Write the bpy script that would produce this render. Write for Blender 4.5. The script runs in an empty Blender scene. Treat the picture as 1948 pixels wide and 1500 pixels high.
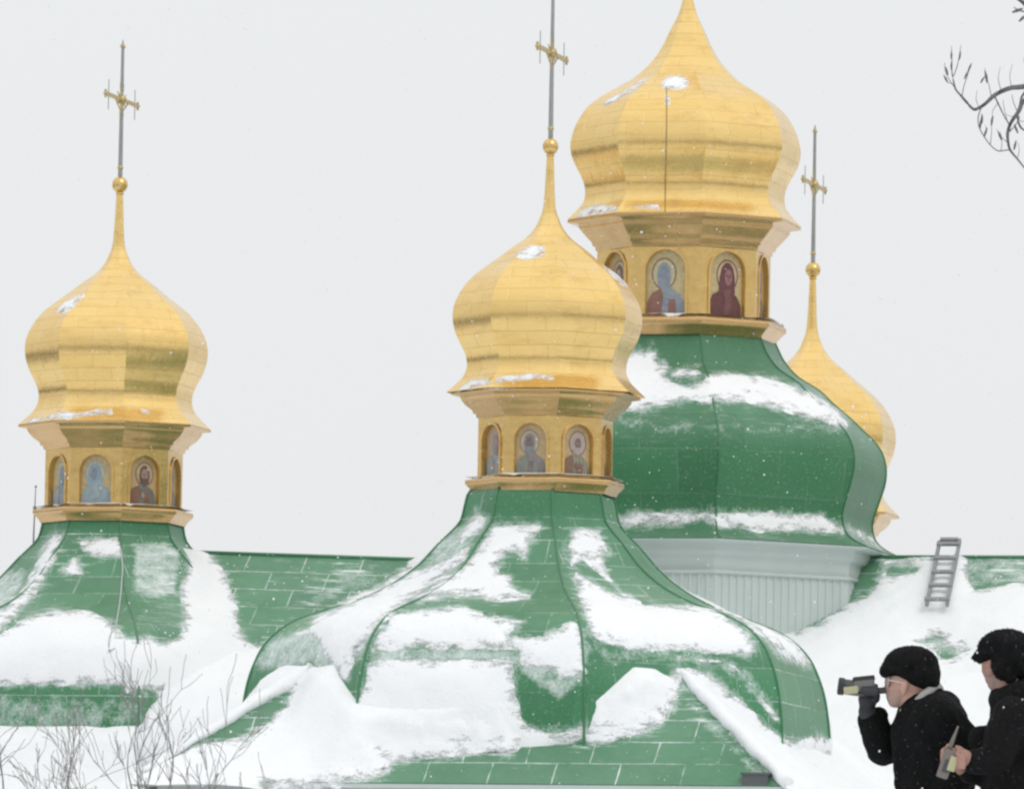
import bpy, bmesh, math, random
import numpy as np
from mathutils import Vector, Matrix, noise as mnoise
random.seed(7); RNG = np.random.default_rng(7)
scene = bpy.context.scene
COL = scene.collection
PI = math.pi

# ------------------------------------------------------------------ camera
F = 17000.0                      # focal length in photo pixels (photo 1948 x 1500)
CX, CY = 974.0, 750.0
CAMZ = 1.7
PITCH = math.atan((2130.0 - 750.0) / F)
ROLL = math.radians(1.0)
camd = bpy.data.cameras.new('camera'); cam = bpy.data.objects.new('camera', camd); COL.objects.link(cam)
camd.sensor_width = 36.0; camd.lens = 36.0 * F / 1948.0
camd.clip_start = 0.5; camd.clip_end = 4000
MROT = Matrix.Rotation(PI/2 + PITCH, 3, 'X') @ Matrix.Rotation(ROLL, 3, 'Z')
cam.matrix_world = Matrix.Translation((0, 0, CAMZ)) @ MROT.to_4x4()
scene.camera = cam
MR = np.array(MROT)

def W(px, py, d):
    """world point seen at photo pixel (px, py) at distance d along +Y"""
    v = MR @ np.array([(px - CX) / F, -(py - CY) / F, -1.0])
    v = v * (d / v[1])
    return np.array([v[0], v[1], v[2] + CAMZ])
def proj(P):
    P = np.asarray(P, float).reshape(-1, 3) - np.array([0, 0, CAMZ])
    q = P @ MR
    return np.stack([CX + F * q[:, 0] / -q[:, 2], CY - F * q[:, 1] / -q[:, 2]], 1)

# ------------------------------------------------------------------ helpers
def link(o, parent=None):
    COL.objects.link(o)
    if parent is not None: o.parent = parent
    return o
def empty(name, loc=(0, 0, 0), parent=None):
    o = bpy.data.objects.new(name, None); o.location = loc; o.empty_display_size = 0.3
    return link(o, parent)
def tag(o, label=None, cat=None, group=None, kind=None):
    if label: o['label'] = label
    if cat: o['category'] = cat
    if group: o['group'] = group
    if kind: o['kind'] = kind
    return o
def mesh_obj(name, V, Fc, mats, parent=None, uv=None, smooth=True, fm=None, attrs=None, sharp=None, angle=None):
    me = bpy.data.meshes.new(name)
    me.from_pydata([tuple(map(float, v)) for v in V], [], [tuple(int(i) for i in f) for f in Fc])
    if not isinstance(mats, (list, tuple)): mats = [mats]
    for m in mats: me.materials.append(m)
    if fm is not None: me.polygons.foreach_set('material_index', np.asarray(fm, np.int32))
    if uv is not None:
        l = me.uv_layers.new(name='UVMap')
        idx = np.empty(len(me.loops), np.int32)
        if len(uv) == len(me.loops): l.data.foreach_set('uv', np.asarray(uv, np.float32).ravel())
        else:
            me.loops.foreach_get('vertex_index', idx)
            l.data.foreach_set('uv', np.asarray(uv, np.float32)[idx].ravel())
    for k, a in (attrs or {}).items():
        at = me.attributes.new(k, 'FLOAT', 'POINT'); at.data.foreach_set('value', np.asarray(a, np.float32))
    me.polygons.foreach_set('use_smooth', [smooth] * len(me.polygons))
    if sharp is not None:
        at = me.attributes.new('sharp_edge', 'BOOLEAN', 'EDGE')
        ev = np.empty(len(me.edges) * 2, np.int32); me.edges.foreach_get('vertices', ev); ev = ev.reshape(-1, 2)
        at.data.foreach_set('value', np.array([sharp(a, b) for a, b in ev], bool))
    if angle is not None:
        me.set_sharp_from_angle(angle=math.radians(angle))
    me.update()
    return link(bpy.data.objects.new(name, me), parent)

class MB:
    """collects boxes, tubes and sheets into one mesh"""
    def __init__(s): s.V = []; s.F = []; s.M = []
    def add(s, V, Fc, m=0):
        b = len(s.V); s.V += [tuple(v) for v in V]; s.F += [tuple(i + b for i in f) for f in Fc]; s.M += [m] * len(Fc)
    def box(s, c, sx, sy, sz, ax=None, m=0):
        ax = np.eye(3) if ax is None else np.asarray(ax); c = np.asarray(c, float); V = []
        for k in ((-1,-1,-1),(1,-1,-1),(1,1,-1),(-1,1,-1),(-1,-1,1),(1,-1,1),(1,1,1),(-1,1,1)):
            V.append(c + ax[0]*k[0]*sx/2 + ax[1]*k[1]*sy/2 + ax[2]*k[2]*sz/2)
        s.add(V, [(3,2,1,0),(4,5,6,7),(0,1,5,4),(1,2,6,5),(2,3,7,6),(3,0,4,7)], m)
    def tube(s, pts, rs, n=6, m=0, cap=True):
        pts = [np.asarray(p, float) for p in pts]
        if np.isscalar(rs): rs = [rs] * len(pts)
        V = []; Fc = []; up = None
        for i, p in enumerate(pts):
            t = pts[min(i+1, len(pts)-1)] - pts[max(i-1, 0)]; t = t / (np.linalg.norm(t) + 1e-12)
            if up is None: up = np.array([0, 0, 1.0]) if abs(t[2]) < .9 else np.array([1.0, 0, 0])
            a = np.cross(t, up); a /= np.linalg.norm(a) + 1e-12; b = np.cross(a, t); up = b
            for k in range(n):
                w = 2*PI*k/n; V.append(p + rs[i]*(a*math.cos(w) + b*math.sin(w)))
        for i in range(len(pts)-1):
            for k in range(n):
                k2 = (k+1) % n; Fc.append((i*n+k, i*n+k2, (i+1)*n+k2, (i+1)*n+k))
        if cap: Fc.append(tuple(range(n-1, -1, -1))); Fc.append(tuple((len(pts)-1)*n+k for k in range(n)))
        s.add(V, Fc, m)
    def ball(s, c, r, m=0, nu=16, nv=10, sz=1.0):
        c = np.asarray(c, float); V = [c + np.array([0, 0, -r*sz])]; Fc = []
        for j in range(1, nv):
            p = -PI/2 + PI*j/nv
            for i in range(nu):
                a = 2*PI*i/nu; V.append(c + np.array([r*math.cos(p)*math.cos(a), r*math.cos(p)*math.sin(a), r*sz*math.sin(p)]))
        V.append(c + np.array([0, 0, r*sz])); L = len(V) - 1
        for i in range(nu):
            i2 = (i+1) % nu; Fc.append((0, 1+i2, 1+i)); Fc.append((L, 1+(nv-2)*nu+i, 1+(nv-2)*nu+i2))
            for j in range(nv-2): Fc.append((1+j*nu+i, 1+j*nu+i2, 1+(j+1)*nu+i2, 1+(j+1)*nu+i))
        s.add(V, Fc, m)
    def build(s, name, mats, parent=None, smooth=False, angle=None, origin=None):
        V = s.V
        if origin is not None: V = [np.asarray(v) - np.asarray(origin) for v in V]
        o = mesh_obj(name, V, s.F, mats, parent, fm=s.M, smooth=smooth, angle=angle)
        if origin is not None: o.location = origin
        return o

def vnoise(P, scale, seed=0):
    """smooth value noise in 0..1"""
    P = np.asarray(P, float) / scale + 1000.0 + seed * 17.31
    i = np.floor(P).astype(np.int64); f = P - i; f = f*f*(3 - 2*f)
    def h(a, b, c):
        x = (a*73856093 ^ b*19349663 ^ c*83492791 ^ (seed*2654435)) & 0xffffffff
        x = ((x ^ (x >> 13)) * 1274126177) & 0xffffffff
        x = ((x ^ (x >> 16)) * 2246822519) & 0xffffffff
        return ((x >> 8) & 0xffff) / 65535.0
    r = 0
    for dx in (0, 1):
        for dy in (0, 1):
            for dz in (0, 1):
                w = (f[:,0] if dx else 1-f[:,0]) * (f[:,1] if dy else 1-f[:,1]) * (f[:,2] if dz else 1-f[:,2])
                r = r + w * h(i[:,0]+dx, i[:,1]+dy, i[:,2]+dz)
    return r
def fnoise(P, scale, seed=0, octv=3):
    return sum(vnoise(P, scale/2**k, seed+k) * .5**k for k in range(octv)) / sum(.5**k for k in range(octv))

def sdf_poly(p, poly):
    """signed distance, positive inside"""
    poly = np.asarray(poly, float); x, y = p[:,0], p[:,1]
    d = np.full(len(p), 1e18); ins = np.zeros(len(p), bool)
    for k in range(len(poly)):
        a = poly[k]; b = poly[(k+1) % len(poly)]; e = b - a; w = p - a
        t = np.clip((w @ e) / (e @ e + 1e-12), 0, 1)
        q = w - t[:,None]*e; d = np.minimum(d, (q*q).sum(1))
        c = ((a[1] > y) != (b[1] > y)); den = (b[1]-a[1]) if abs(b[1]-a[1]) > 1e-9 else 1e-9
        ins ^= c & (x < (b[0]-a[0])*(y-a[1])/den + a[0])
    d = np.sqrt(d); return np.where(ins, d, -d)
def sdf_union(p, polys, minus=()):
    r = np.full(len(p), -1e6)
    for q in polys: r = np.maximum(r, sdf_poly(p, q))
    for q in minus: r = np.minimum(r, -sdf_poly(p, q))
    return r
def sdf_line(p, pts, w):
    pts = np.asarray(pts, float); d = np.full(len(p), 1e18)
    for k in range(len(pts)-1):
        a, b = pts[k], pts[k+1]; e = b-a; v = p-a
        t = np.clip((v@e)/(e@e+1e-12), 0, 1); q = v-t[:,None]*e; d = np.minimum(d, (q*q).sum(1))
    return w - np.sqrt(d)

# ------------------------------------------------------------------ materials
def new_mat(name):
    m = bpy.data.materials.new(name); m.use_nodes = True; nt = m.node_tree
    return m, nt, nt.nodes['Principled BSDF']
def N(nt, typ, **kw):
    n = nt.nodes.new(typ)
    for k, v in kw.items():
        if k.startswith('_'): setattr(n, k[1:], v)
        else: n.inputs[k.replace('__', ' ')].default_value = v
    return n
def simple(name, col, rough=.6, metal=0.0, nscale=None, namp=.25, bump=0, coords='Object'):
    m, nt, b = new_mat(name)
    b.inputs['Roughness'].default_value = rough; b.inputs['Metallic'].default_value = metal
    b.inputs['Base Color'].default_value = (*col, 1)
    if nscale:
        tc = N(nt, 'ShaderNodeTexCoord'); n = N(nt, 'ShaderNodeTexNoise', Scale=nscale, Detail=5.0)
        nt.links.new(tc.outputs[coords], n.inputs['Vector'])
        mx = N(nt, 'ShaderNodeMix', _data_type='RGBA')
        mx.inputs[6].default_value = (*[c*(1-namp) for c in col], 1); mx.inputs[7].default_value = (*[min(1, c*(1+namp)) for c in col], 1)
        nt.links.new(n.outputs['Fac'], mx.inputs[0]); nt.links.new(mx.outputs[2], b.inputs['Base Color'])
        if bump:
            bp = N(nt, 'ShaderNodeBump', Strength=bump, Distance=.02)
            nt.links.new(n.outputs['Fac'], bp.inputs['Height']); nt.links.new(bp.outputs[0], b.inputs['Normal'])
    return m
def math_node(nt, op, a, b=None, clamp=False):
    n = N(nt, 'ShaderNodeMath', _operation=op, _use_clamp=clamp)
    for k, v in ((0, a), (1, b)):
        if v is None: continue
        if isinstance(v, (int, float)): n.inputs[k].default_value = v
        else: nt.links.new(v, n.inputs[k])
    return n.outputs[0]
def brick(nt, uvout, bw, rh, mortar, seed_off=0.0, c1=(0,0,0,1), c2=(1,1,1,1)):
    b = N(nt, 'ShaderNodeTexBrick', Scale=1.0, Mortar__Size=mortar, Mortar__Smooth=.3, Bias=0.0, Brick__Width=bw, Row__Height=rh)
    b.offset = .5; b.inputs['Color1'].default_value = c1; b.inputs['Color2'].default_value = c2; b.inputs['Mortar'].default_value = (.5, .5, .5, 1)
    nt.links.new(uvout, b.inputs['Vector']); return b

def make_green(name, bw, rh, seam_snow, dusty=.5, deep=1.0, streak=1.0):
    m, nt, b = new_mat(name)
    tc = N(nt, 'ShaderNodeTexCoord'); uv = tc.outputs['UV']
    # sheets are never laid perfectly: wobble the grid a little
    nz = N(nt, 'ShaderNodeTexNoise', Scale=1.3, Detail=2.0); nt.links.new(tc.outputs['Object'], nz.inputs['Vector'])
    wob = N(nt, 'ShaderNodeVectorMath', _operation='MULTIPLY_ADD'); wob.inputs[1].default_value = (.05, .05, 0)
    nt.links.new(nz.outputs['Color'], wob.inputs[0]); nt.links.new(uv, wob.inputs[2])
    br = brick(nt, wob.outputs[0], bw, rh, .013)
    n1 = N(nt, 'ShaderNodeTexNoise', Scale=.55, Detail=6.0, Roughness=.6); nt.links.new(tc.outputs['Object'], n1.inputs['Vector'])
    n2 = N(nt, 'ShaderNodeTexNoise', Scale=4.0, Detail=6.0, Roughness=.7); nt.links.new(tc.outputs['Object'], n2.inputs['Vector'])
    n3 = N(nt, 'ShaderNodeTexNoise', Scale=22.0, Detail=4.0, Roughness=.7); nt.links.new(tc.outputs['Object'], n3.inputs['Vector'])
    c = N(nt, 'ShaderNodeMix', _data_type='RGBA'); c.inputs[6].default_value = (.030*deep, .145*deep, .062*deep, 1); c.inputs[7].default_value = (.066*deep, .225*deep, .108*deep, 1)
    b.inputs['Specular IOR Level'].default_value = .32
    nt.links.new(n1.outputs['Fac'], c.inputs[0])
    c2 = N(nt, 'ShaderNodeMix', _data_type='RGBA', _blend_type='OVERLAY'); c2.inputs[0].default_value = .09
    nt.links.new(c.outputs[2], c2.inputs[6]); nt.links.new(br.outputs['Color'], c2.inputs[7])
    # snow caught along the raised seams
    s = math_node(nt, 'MULTIPLY', br.outputs['Fac'], math_node(nt, 'MULTIPLY', math_node(nt, 'SUBTRACT', math_node(nt, 'ADD', math_node(nt, 'MULTIPLY', n2.outputs['Fac'], .5), math_node(nt, 'MULTIPLY', n1.outputs['Fac'], .5)), .40), 4.0 * seam_snow, True), True)
    at = N(nt, 'ShaderNodeAttribute', _attribute_name='frost')
    # thin blown film of snow, broken up by fine grain
    g = math_node(nt, 'ADD', math_node(nt, 'MULTIPLY', n2.outputs['Fac'], .75), math_node(nt, 'MULTIPLY', n3.outputs['Fac'], .45))
    fr = math_node(nt, 'MULTIPLY', math_node(nt, 'SUBTRACT', math_node(nt, 'ADD', math_node(nt, 'MULTIPLY', at.outputs['Fac'], .8), math_node(nt, 'MULTIPLY', g, 1.5)), 1.22), 1.9, True)
    fr = math_node(nt, 'MULTIPLY', fr, .8)
    dust = math_node(nt, 'MULTIPLY', math_node(nt, 'SUBTRACT', n3.outputs['Fac'], .56), 1.1, True)
    # dry snow settles where the metal faces up
    geo = N(nt, 'ShaderNodeNewGeometry'); sp = N(nt, 'ShaderNodeSeparateXYZ'); nt.links.new(geo.outputs['Normal'], sp.inputs[0])
    up = math_node(nt, 'MULTIPLY', math_node(nt, 'SUBTRACT', sp.outputs['Z'], .05), 1.1, True)
    n4 = math_node(nt, 'ADD', math_node(nt, 'MULTIPLY', n1.outputs['Fac'], .5), math_node(nt, 'MULTIPLY', n2.outputs['Fac'], .5))
    settled = math_node(nt, 'MULTIPLY', up, math_node(nt, 'MULTIPLY', math_node(nt, 'SUBTRACT', n4, .18), dusty, True), True)
    # dashes of snow held along the sheet rows
    mp = N(nt, 'ShaderNodeMapping'); mp.inputs['Scale'].default_value = (1.5, 7.5, 1); nt.links.new(wob.outputs[0], mp.inputs['Vector'])
    ns = N(nt, 'ShaderNodeTexNoise', Scale=1.0, Detail=6.0, Roughness=.68); nt.links.new(mp.outputs[0], ns.inputs['Vector'])
    st = math_node(nt, 'MULTIPLY', math_node(nt, 'SUBTRACT', math_node(nt, 'ADD', ns.outputs['Fac'], math_node(nt, 'ADD', math_node(nt, 'MULTIPLY', at.outputs['Fac'], .22), math_node(nt, 'MULTIPLY', n1.outputs['Fac'], .16))), .70), 5.0*streak, True)
    st = math_node(nt, 'MULTIPLY', st, math_node(nt, 'MULTIPLY', up, 1.6, True))
    tot = math_node(nt, 'MAXIMUM', math_node(nt, 'MAXIMUM', math_node(nt, 'MAXIMUM', math_node(nt, 'MAXIMUM', s, fr), dust), settled), st)
    c3 = N(nt, 'ShaderNodeMix', _data_type='RGBA'); c3.inputs[7].default_value = (.78, .83, .84, 1)
    nt.links.new(tot, c3.inputs[0]); nt.links.new(c2.outputs[2], c3.inputs[6]); nt.links.new(c3.outputs[2], b.inputs['Base Color'])
    b.inputs['Roughness'].default_value = .42
    h = math_node(nt, 'ADD', math_node(nt, 'MULTIPLY', br.outputs['Fac'], .8), math_node(nt, 'MULTIPLY', n1.outputs['Fac'], .8))
    bp = N(nt, 'ShaderNodeBump', Strength=.55, Distance=.03); nt.links.new(h, bp.inputs['Height']); nt.links.new(bp.outputs[0], b.inputs['Normal'])
    return m
def make_gold(name, bw, rh, base=(.82, .59, .22)):
    m, nt, b = new_mat(name)
    tc = N(nt, 'ShaderNodeTexCoord'); br = brick(nt, tc.outputs['UV'], bw, rh, .007)
    n1 = N(nt, 'ShaderNodeTexNoise', Scale=1.6, Detail=5.0, Roughness=.6); nt.links.new(tc.outputs['Object'], n1.inputs['Vector'])
    n2 = N(nt, 'ShaderNodeTexNoise', Scale=9.0, Detail=5.0, Roughness=.65); nt.links.new(tc.outputs['Object'], n2.inputs['Vector'])
    c = N(nt, 'ShaderNodeMix', _data_type='RGBA'); c.inputs[6].default_value = (base[0]*.93, base[1]*.88, base[2]*.8, 1); c.inputs[7].default_value = (min(1, base[0]*1.08), base[1]*1.12, base[2]*1.35, 1)
    k = math_node(nt, 'ADD', math_node(nt, 'MULTIPLY', n1.outputs['Fac'], .6), math_node(nt, 'MULTIPLY', br.outputs['Color'], .22), True)
    nt.links.new(k, c.inputs[0])
    # tarnish: long brown streaks and blotches of worn leaf
    mp = N(nt, 'ShaderNodeMapping'); mp.inputs['Scale'].default_value = (1.2, 1.2, 4.5); nt.links.new(tc.outputs['Object'], mp.inputs['Vector'])
    n3 = N(nt, 'ShaderNodeTexNoise', Scale=1.5, Detail=7.0, Roughness=.68); nt.links.new(mp.outputs[0], n3.inputs['Vector'])
    tm = N(nt, 'ShaderNodeMix', _data_type='RGBA'); tm.inputs[7].default_value = (base[0]*.62, base[1]*.52, base[2]*.42, 1)
    nt.links.new(math_node(nt, 'MULTIPLY', math_node(nt, 'SUBTRACT', n3.outputs['Fac'], .52), 2.0, True), tm.inputs[0]); nt.links.new(c.outputs[2], tm.inputs[6]); c = tm
    d = N(nt, 'ShaderNodeMix', _data_type='RGBA'); d.inputs[7].default_value = (.30, .18, .06, 1)
    nt.links.new(math_node(nt, 'MULTIPLY', br.outputs['Fac'], math_node(nt, 'MULTIPLY', n2.outputs['Fac'], .55)), d.inputs[0]); nt.links.new(c.outputs[2], d.inputs[6]); nt.links.new(d.outputs[2], b.inputs['Base Color'])
    b.inputs['Metallic'].default_value = .9
    nt.links.new(math_node(nt, 'ADD', math_node(nt, 'MULTIPLY', n2.outputs['Fac'], .22), .14), b.inputs['Roughness'])
    h = math_node(nt, 'ADD', math_node(nt, 'MULTIPLY', br.outputs['Fac'], -.5), math_node(nt, 'ADD', math_node(nt, 'MULTIPLY', n1.outputs['Fac'], 1.1), math_node(nt, 'MULTIPLY', br.outputs['Color'], .12)))
    bp = N(nt, 'ShaderNodeBump', Strength=.35, Distance=.03); nt.links.new(h, bp.inputs['Height']); nt.links.new(bp.outputs[0], b.inputs['Normal'])
    return m
def make_snow(name, thin=False):
    m, nt, b = new_mat(name)
    tc = N(nt, 'ShaderNodeTexCoord'); n1 = N(nt, 'ShaderNodeTexNoise', Scale=1.1, Detail=8.0, Roughness=.62); nt.links.new(tc.outputs['Object'], n1.inputs['Vector'])
    n2 = N(nt, 'ShaderNodeTexNoise', Scale=18.0, Detail=4.0); nt.links.new(tc.outputs['Object'], n2.inputs['Vector'])
    c = N(nt, 'ShaderNodeMix', _data_type='RGBA'); c.inputs[6].default_value = (.77, .795, .82, 1); c.inputs[7].default_value = (.885, .895, .90, 1)
    nt.links.new(n1.outputs['Fac'], c.inputs[0]); nt.links.new(c.outputs[2], b.inputs['Base Color'])
    b.inputs['Roughness'].default_value = .75; b.inputs['Specular IOR Level'].default_value = .2
    h = math_node(nt, 'ADD', n1.outputs['Fac'], math_node(nt, 'MULTIPLY', n2.outputs['Fac'], .15))
    bp = N(nt, 'ShaderNodeBump', Strength=.6, Distance=.10); nt.links.new(h, bp.inputs['Height']); nt.links.new(bp.outputs[0], b.inputs['Normal'])
    if thin:                                                  # blown thin towards its edge, where the metal shows through the grains
        at = N(nt, 'ShaderNodeAttribute', _attribute_name='thick')
        mp = N(nt, 'ShaderNodeMapping'); mp.inputs['Scale'].default_value = (1, 1, 2.2); nt.links.new(tc.outputs['Object'], mp.inputs['Vector'])
        g1 = N(nt, 'ShaderNodeTexNoise', Scale=3.2, Detail=7.0, Roughness=.72); nt.links.new(mp.outputs[0], g1.inputs['Vector'])
        g2 = N(nt, 'ShaderNodeTexNoise', Scale=26.0, Detail=3.0, Roughness=.7); nt.links.new(tc.outputs['Object'], g2.inputs['Vector'])
        gg = math_node(nt, 'ADD', math_node(nt, 'MULTIPLY', g1.outputs['Fac'], 2.4), math_node(nt, 'MULTIPLY', g2.outputs['Fac'], .6))
        a = math_node(nt, 'MULTIPLY', math_node(nt, 'SUBTRACT', math_node(nt, 'ADD', math_node(nt, 'MULTIPLY', at.outputs['Fac'], 3.2), gg), 1.24), 1.8, True)
        nt.links.new(a, b.inputs['Alpha'])
    return m
M = {}
M['green'] = make_green('green_roof_paint', 1.0, .55, 1.1, .26, 1.1, 1.0)
M['bell_green'] = make_green('green_bell_paint', 1.1, .52, .6, .26, 1.1, .85)
M['dome_green'] = make_green('green_dome_paint', 1.3, .75, .12, .16, .95, .5)
M['gold'] = make_gold('gilded_sheet', .62, .235)
M['gold_plain'] = make_gold('gilded_moulding', 1.6, 3.0)
M['snow'] = make_snow('snow'); M['roof_snow'] = make_snow('roof_snow', True)
M['shade_gilt'] = make_gold('shade_gilt_moulding', 1.6, 3.0, (.60, .405, .18))  # darker copy of the gilding, with soffit shade put into the colour
M['old_gold'] = simple('tarnished_gilding', (.48, .37, .17), .42, .6, 8)
M['rod'] = simple('weathered_iron', (.30, .31, .30), .5, .4, 6)
M['cable'] = simple('brown_cable', (.30, .22, .11), .5, .4)
M['siding'] = simple('pale_green_siding', (.47, .545, .52), .5, 0, 1.5, .08)
M['plaster'] = simple('limewashed_plaster', (.58, .57, .57), .85, 0, 2.0, .12, .2)
M['hopper'] = simple('dark_zinc', (.10, .11, .11), .5, .3, 5)
M['wood'] = simple('weathered_timber', (.27, .28, .29), .8, 0, 9, .3, .3)
M['bark'] = simple('grey_bark', (.13, .125, .12), .9, 0, 20, .3, .3)
M['twig'] = simple('dark_twig', (.14, .145, .142), .85, 0, 30, .3)
M['pale_twig'] = simple('grey_twig', (.23, .225, .22), .85, 0, 30, .3)
def cloth(m):
    m.node_tree.nodes['Principled BSDF'].inputs['Specular IOR Level'].default_value = .12; m.node_tree.nodes['Principled BSDF'].inputs['Sheen Weight'].default_value = .0; return m
def flecked(m):
    t = m.node_tree; b = t.nodes['Principled BSDF']; src = b.inputs['Base Color'].links[0].from_socket
    tc = N(t, 'ShaderNodeTexCoord'); n = N(t, 'ShaderNodeTexNoise', Scale=75.0, Detail=2.0); t.links.new(tc.outputs['Object'], n.inputs['Vector'])
    n2 = N(t, 'ShaderNodeTexNoise', Scale=7.0, Detail=3.0); t.links.new(tc.outputs['Object'], n2.inputs['Vector'])
    k = math_node(t, 'MULTIPLY', math_node(t, 'SUBTRACT', n.outputs['Fac'], .66), math_node(t, 'MULTIPLY', n2.outputs['Fac'], 6.0), True)
    mx = N(t, 'ShaderNodeMix', _data_type='RGBA'); mx.inputs[7].default_value = (.30, .31, .32, 1)
    t.links.new(k, mx.inputs[0]); t.links.new(src, mx.inputs[6]); t.links.new(mx.outputs[2], b.inputs['Base Color']); return m
M['coat'] = cloth(simple('black_wool', (.0065, .0068, .0072), .9, 0, 60, .5, .4))
M['coat2'] = cloth(simple('charcoal_wool', (.0095, .0095, .0102), .9, 0, 60, .5, .4))
M['fur'] = cloth(simple('black_fur', (.009, .0092, .0098), .9, 0, 28, .95, .8))
M['skin'] = simple('skin', (.50, .30, .235), .55, 0, 30, .12)
M['skin2'] = simple('shade_toned_skin', (.38, .215, .17), .55, 0, 30, .12)  # darkened all over to carry the shadow on the hands
for k_ in ('coat', 'coat2', 'fur'): flecked(M[k_])
M['scarf'] = simple('grey_scarf', (.34, .34, .33), .9, 0, 50, .2)
M['glove'] = simple('dark_leather', (.022, .025, .03), .6, 0, 30, .3)
M['plastic'] = simple('grey_plastic', (.055, .057, .057), .42, 0, 12, .2)
M['plastic_light'] = simple('worn_grey_plastic', (.14, .14, .14), .42, 0, 12, .2)
M['black'] = simple('black_plastic', (.018, .02, .02), .4)
M['sticker'] = simple('pale_yellow_sticker', (.44, .43, .26), .6, 0, 25, .06)
def stubbled(m):
    t = m.node_tree; b = t.nodes['Principled BSDF']; src = b.inputs['Base Color'].links[0].from_socket
    at = N(t, 'ShaderNodeAttribute', _attribute_name='stubble'); mx = N(t, 'ShaderNodeMix', _data_type='RGBA'); mx.inputs[7].default_value = (.27, .215, .20, 1)
    t.links.new(math_node(t, 'MULTIPLY', at.outputs['Fac'], .5), mx.inputs[0]); t.links.new(src, mx.inputs[6]); t.links.new(mx.outputs[2], b.inputs['Base Color'])
stubbled(M['skin']); stubbled(M['skin2'])
M['glass'] = simple('lens_glass', (.03, .035, .04), .08)
M['steel'] = simple('dull_steel', (.19, .165, .15), .5, .3, 10)
M['lip'] = simple('hair_brown', (.05, .035, .025), .8)

# ------------------------------------------------------------------ sky and light
world = bpy.data.worlds.new('World'); scene.world = world; world.use_nodes = True
nt = world.node_tree; bg = nt.nodes['Background']
SUN_EL, SUN_AZ = math.radians(48), math.radians(38)      # azimuth: right of the camera, behind it
sky = N(nt, 'ShaderNodeTexSky'); sky.sky_type = 'NISHITA'; sky.sun_disc = False
sky.sun_elevation = SUN_EL; sky.sun_rotation = PI - SUN_AZ; sky.air_density = 1.5; sky.dust_density = 4.0
# closed cloud deck: brighter overhead than at the horizon (overcast sky)
tc = N(nt, 'ShaderNodeTexCoord'); sx = N(nt, 'ShaderNodeSeparateXYZ'); nt.links.new(tc.outputs['Generated'], sx.inputs[0])
cr = N(nt, 'ShaderNodeValToRGB'); e = cr.color_ramp.elements
BG = .11
e[0].position = 0.0; e[0].color = (.85, .863, .88, 1); e[1].position = 1.0; e[1].color = (1.26, 1.27, 1.28, 1)
k = cr.color_ramp.elements.new(.14); k.color = (.865, .878, .892, 1)
nt.links.new(sx.outputs['Z'], cr.inputs[0])
cn = N(nt, 'ShaderNodeTexNoise', Scale=2.2, Detail=5.0, Roughness=.55); nt.links.new(tc.outputs['Generated'], cn.inputs['Vector'])
cm = N(nt, 'ShaderNodeMix', _data_type='RGBA', _blend_type='MULTIPLY'); cm.inputs[0].default_value = 1.0
cv = N(nt, 'ShaderNodeMapRange'); cv.inputs['To Min'].default_value = .95; cv.inputs['To Max'].default_value = 1.05
nt.links.new(cn.outputs['Fac'], cv.inputs['Value']); nt.links.new(cr.outputs[0], cm.inputs[6]); nt.links.new(cv.outputs[0], cm.inputs[7])
sc = N(nt, 'ShaderNodeVectorMath', _operation='SCALE'); sc.inputs['Scale'].default_value = 1.0 / BG; nt.links.new(cm.outputs[2], sc.inputs[0])
mx = N(nt, 'ShaderNodeMix', _data_type='RGBA'); mx.inputs[0].default_value = .94
nt.links.new(sky.outputs[0], mx.inputs[6]); nt.links.new(sc.outputs[0], mx.inputs[7])
nt.links.new(mx.outputs[2], bg.inputs[0]); bg.inputs[1].default_value = BG
sd = bpy.data.lights.new('sun', 'SUN'); sd.energy = .65; sd.angle = math.radians(25); sd.color = (1, .97, .93)
so = link(bpy.data.objects.new('sun', sd))
sdir = Vector((math.sin(SUN_AZ)*math.cos(SUN_EL), -math.cos(SUN_AZ)*math.cos(SUN_EL), math.sin(SUN_EL)))
so.rotation_euler = sdir.to_track_quat('Z', 'Y').to_euler(); so.location = (30, -20, 60)
vs = scene.view_settings; vs.view_transform = 'Standard'; vs.look = 'None'; vs.gamma = 1; vs.exposure = 0.0
scene.cycles.filter_width = 2.5 if hasattr(scene.cycles, 'filter_width') else 1.5

# ------------------------------------------------------------------ ground
GZ = 1.79
def gz(x, y): 
    t = np.clip((y - 5) / 22.0, 0, 1); return GZ * t*t*(3-2*t)
gy = np.concatenate([[-1500, -300, -60], np.arange(-10, 70, 1.5), [80, 100, 130, 170, 220, 400, 1500]])
gx = np.concatenate([[-1500, -300, -100, -50], np.arange(-20, 20.1, 1.5), [50, 100, 300, 1500]])
XX, YY = np.meshgrid(gx, gy); P = np.stack([XX.ravel(), YY.ravel(), gz(XX, YY).ravel()], 1)
P[:,2] += np.where(np.abs(P[:,1] - 40) < 60, (fnoise(P*[1,1,0], 4.0, 3) - .5)*.12, 0)
nx = len(gx); GF = [(j*nx+i, j*nx+i+1, (j+1)*nx+i+1, (j+1)*nx+i) for j in range(len(gy)-1) for i in range(nx-1)]
tag(mesh_obj('ground', P, GF, M['snow']), kind='structure')

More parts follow.
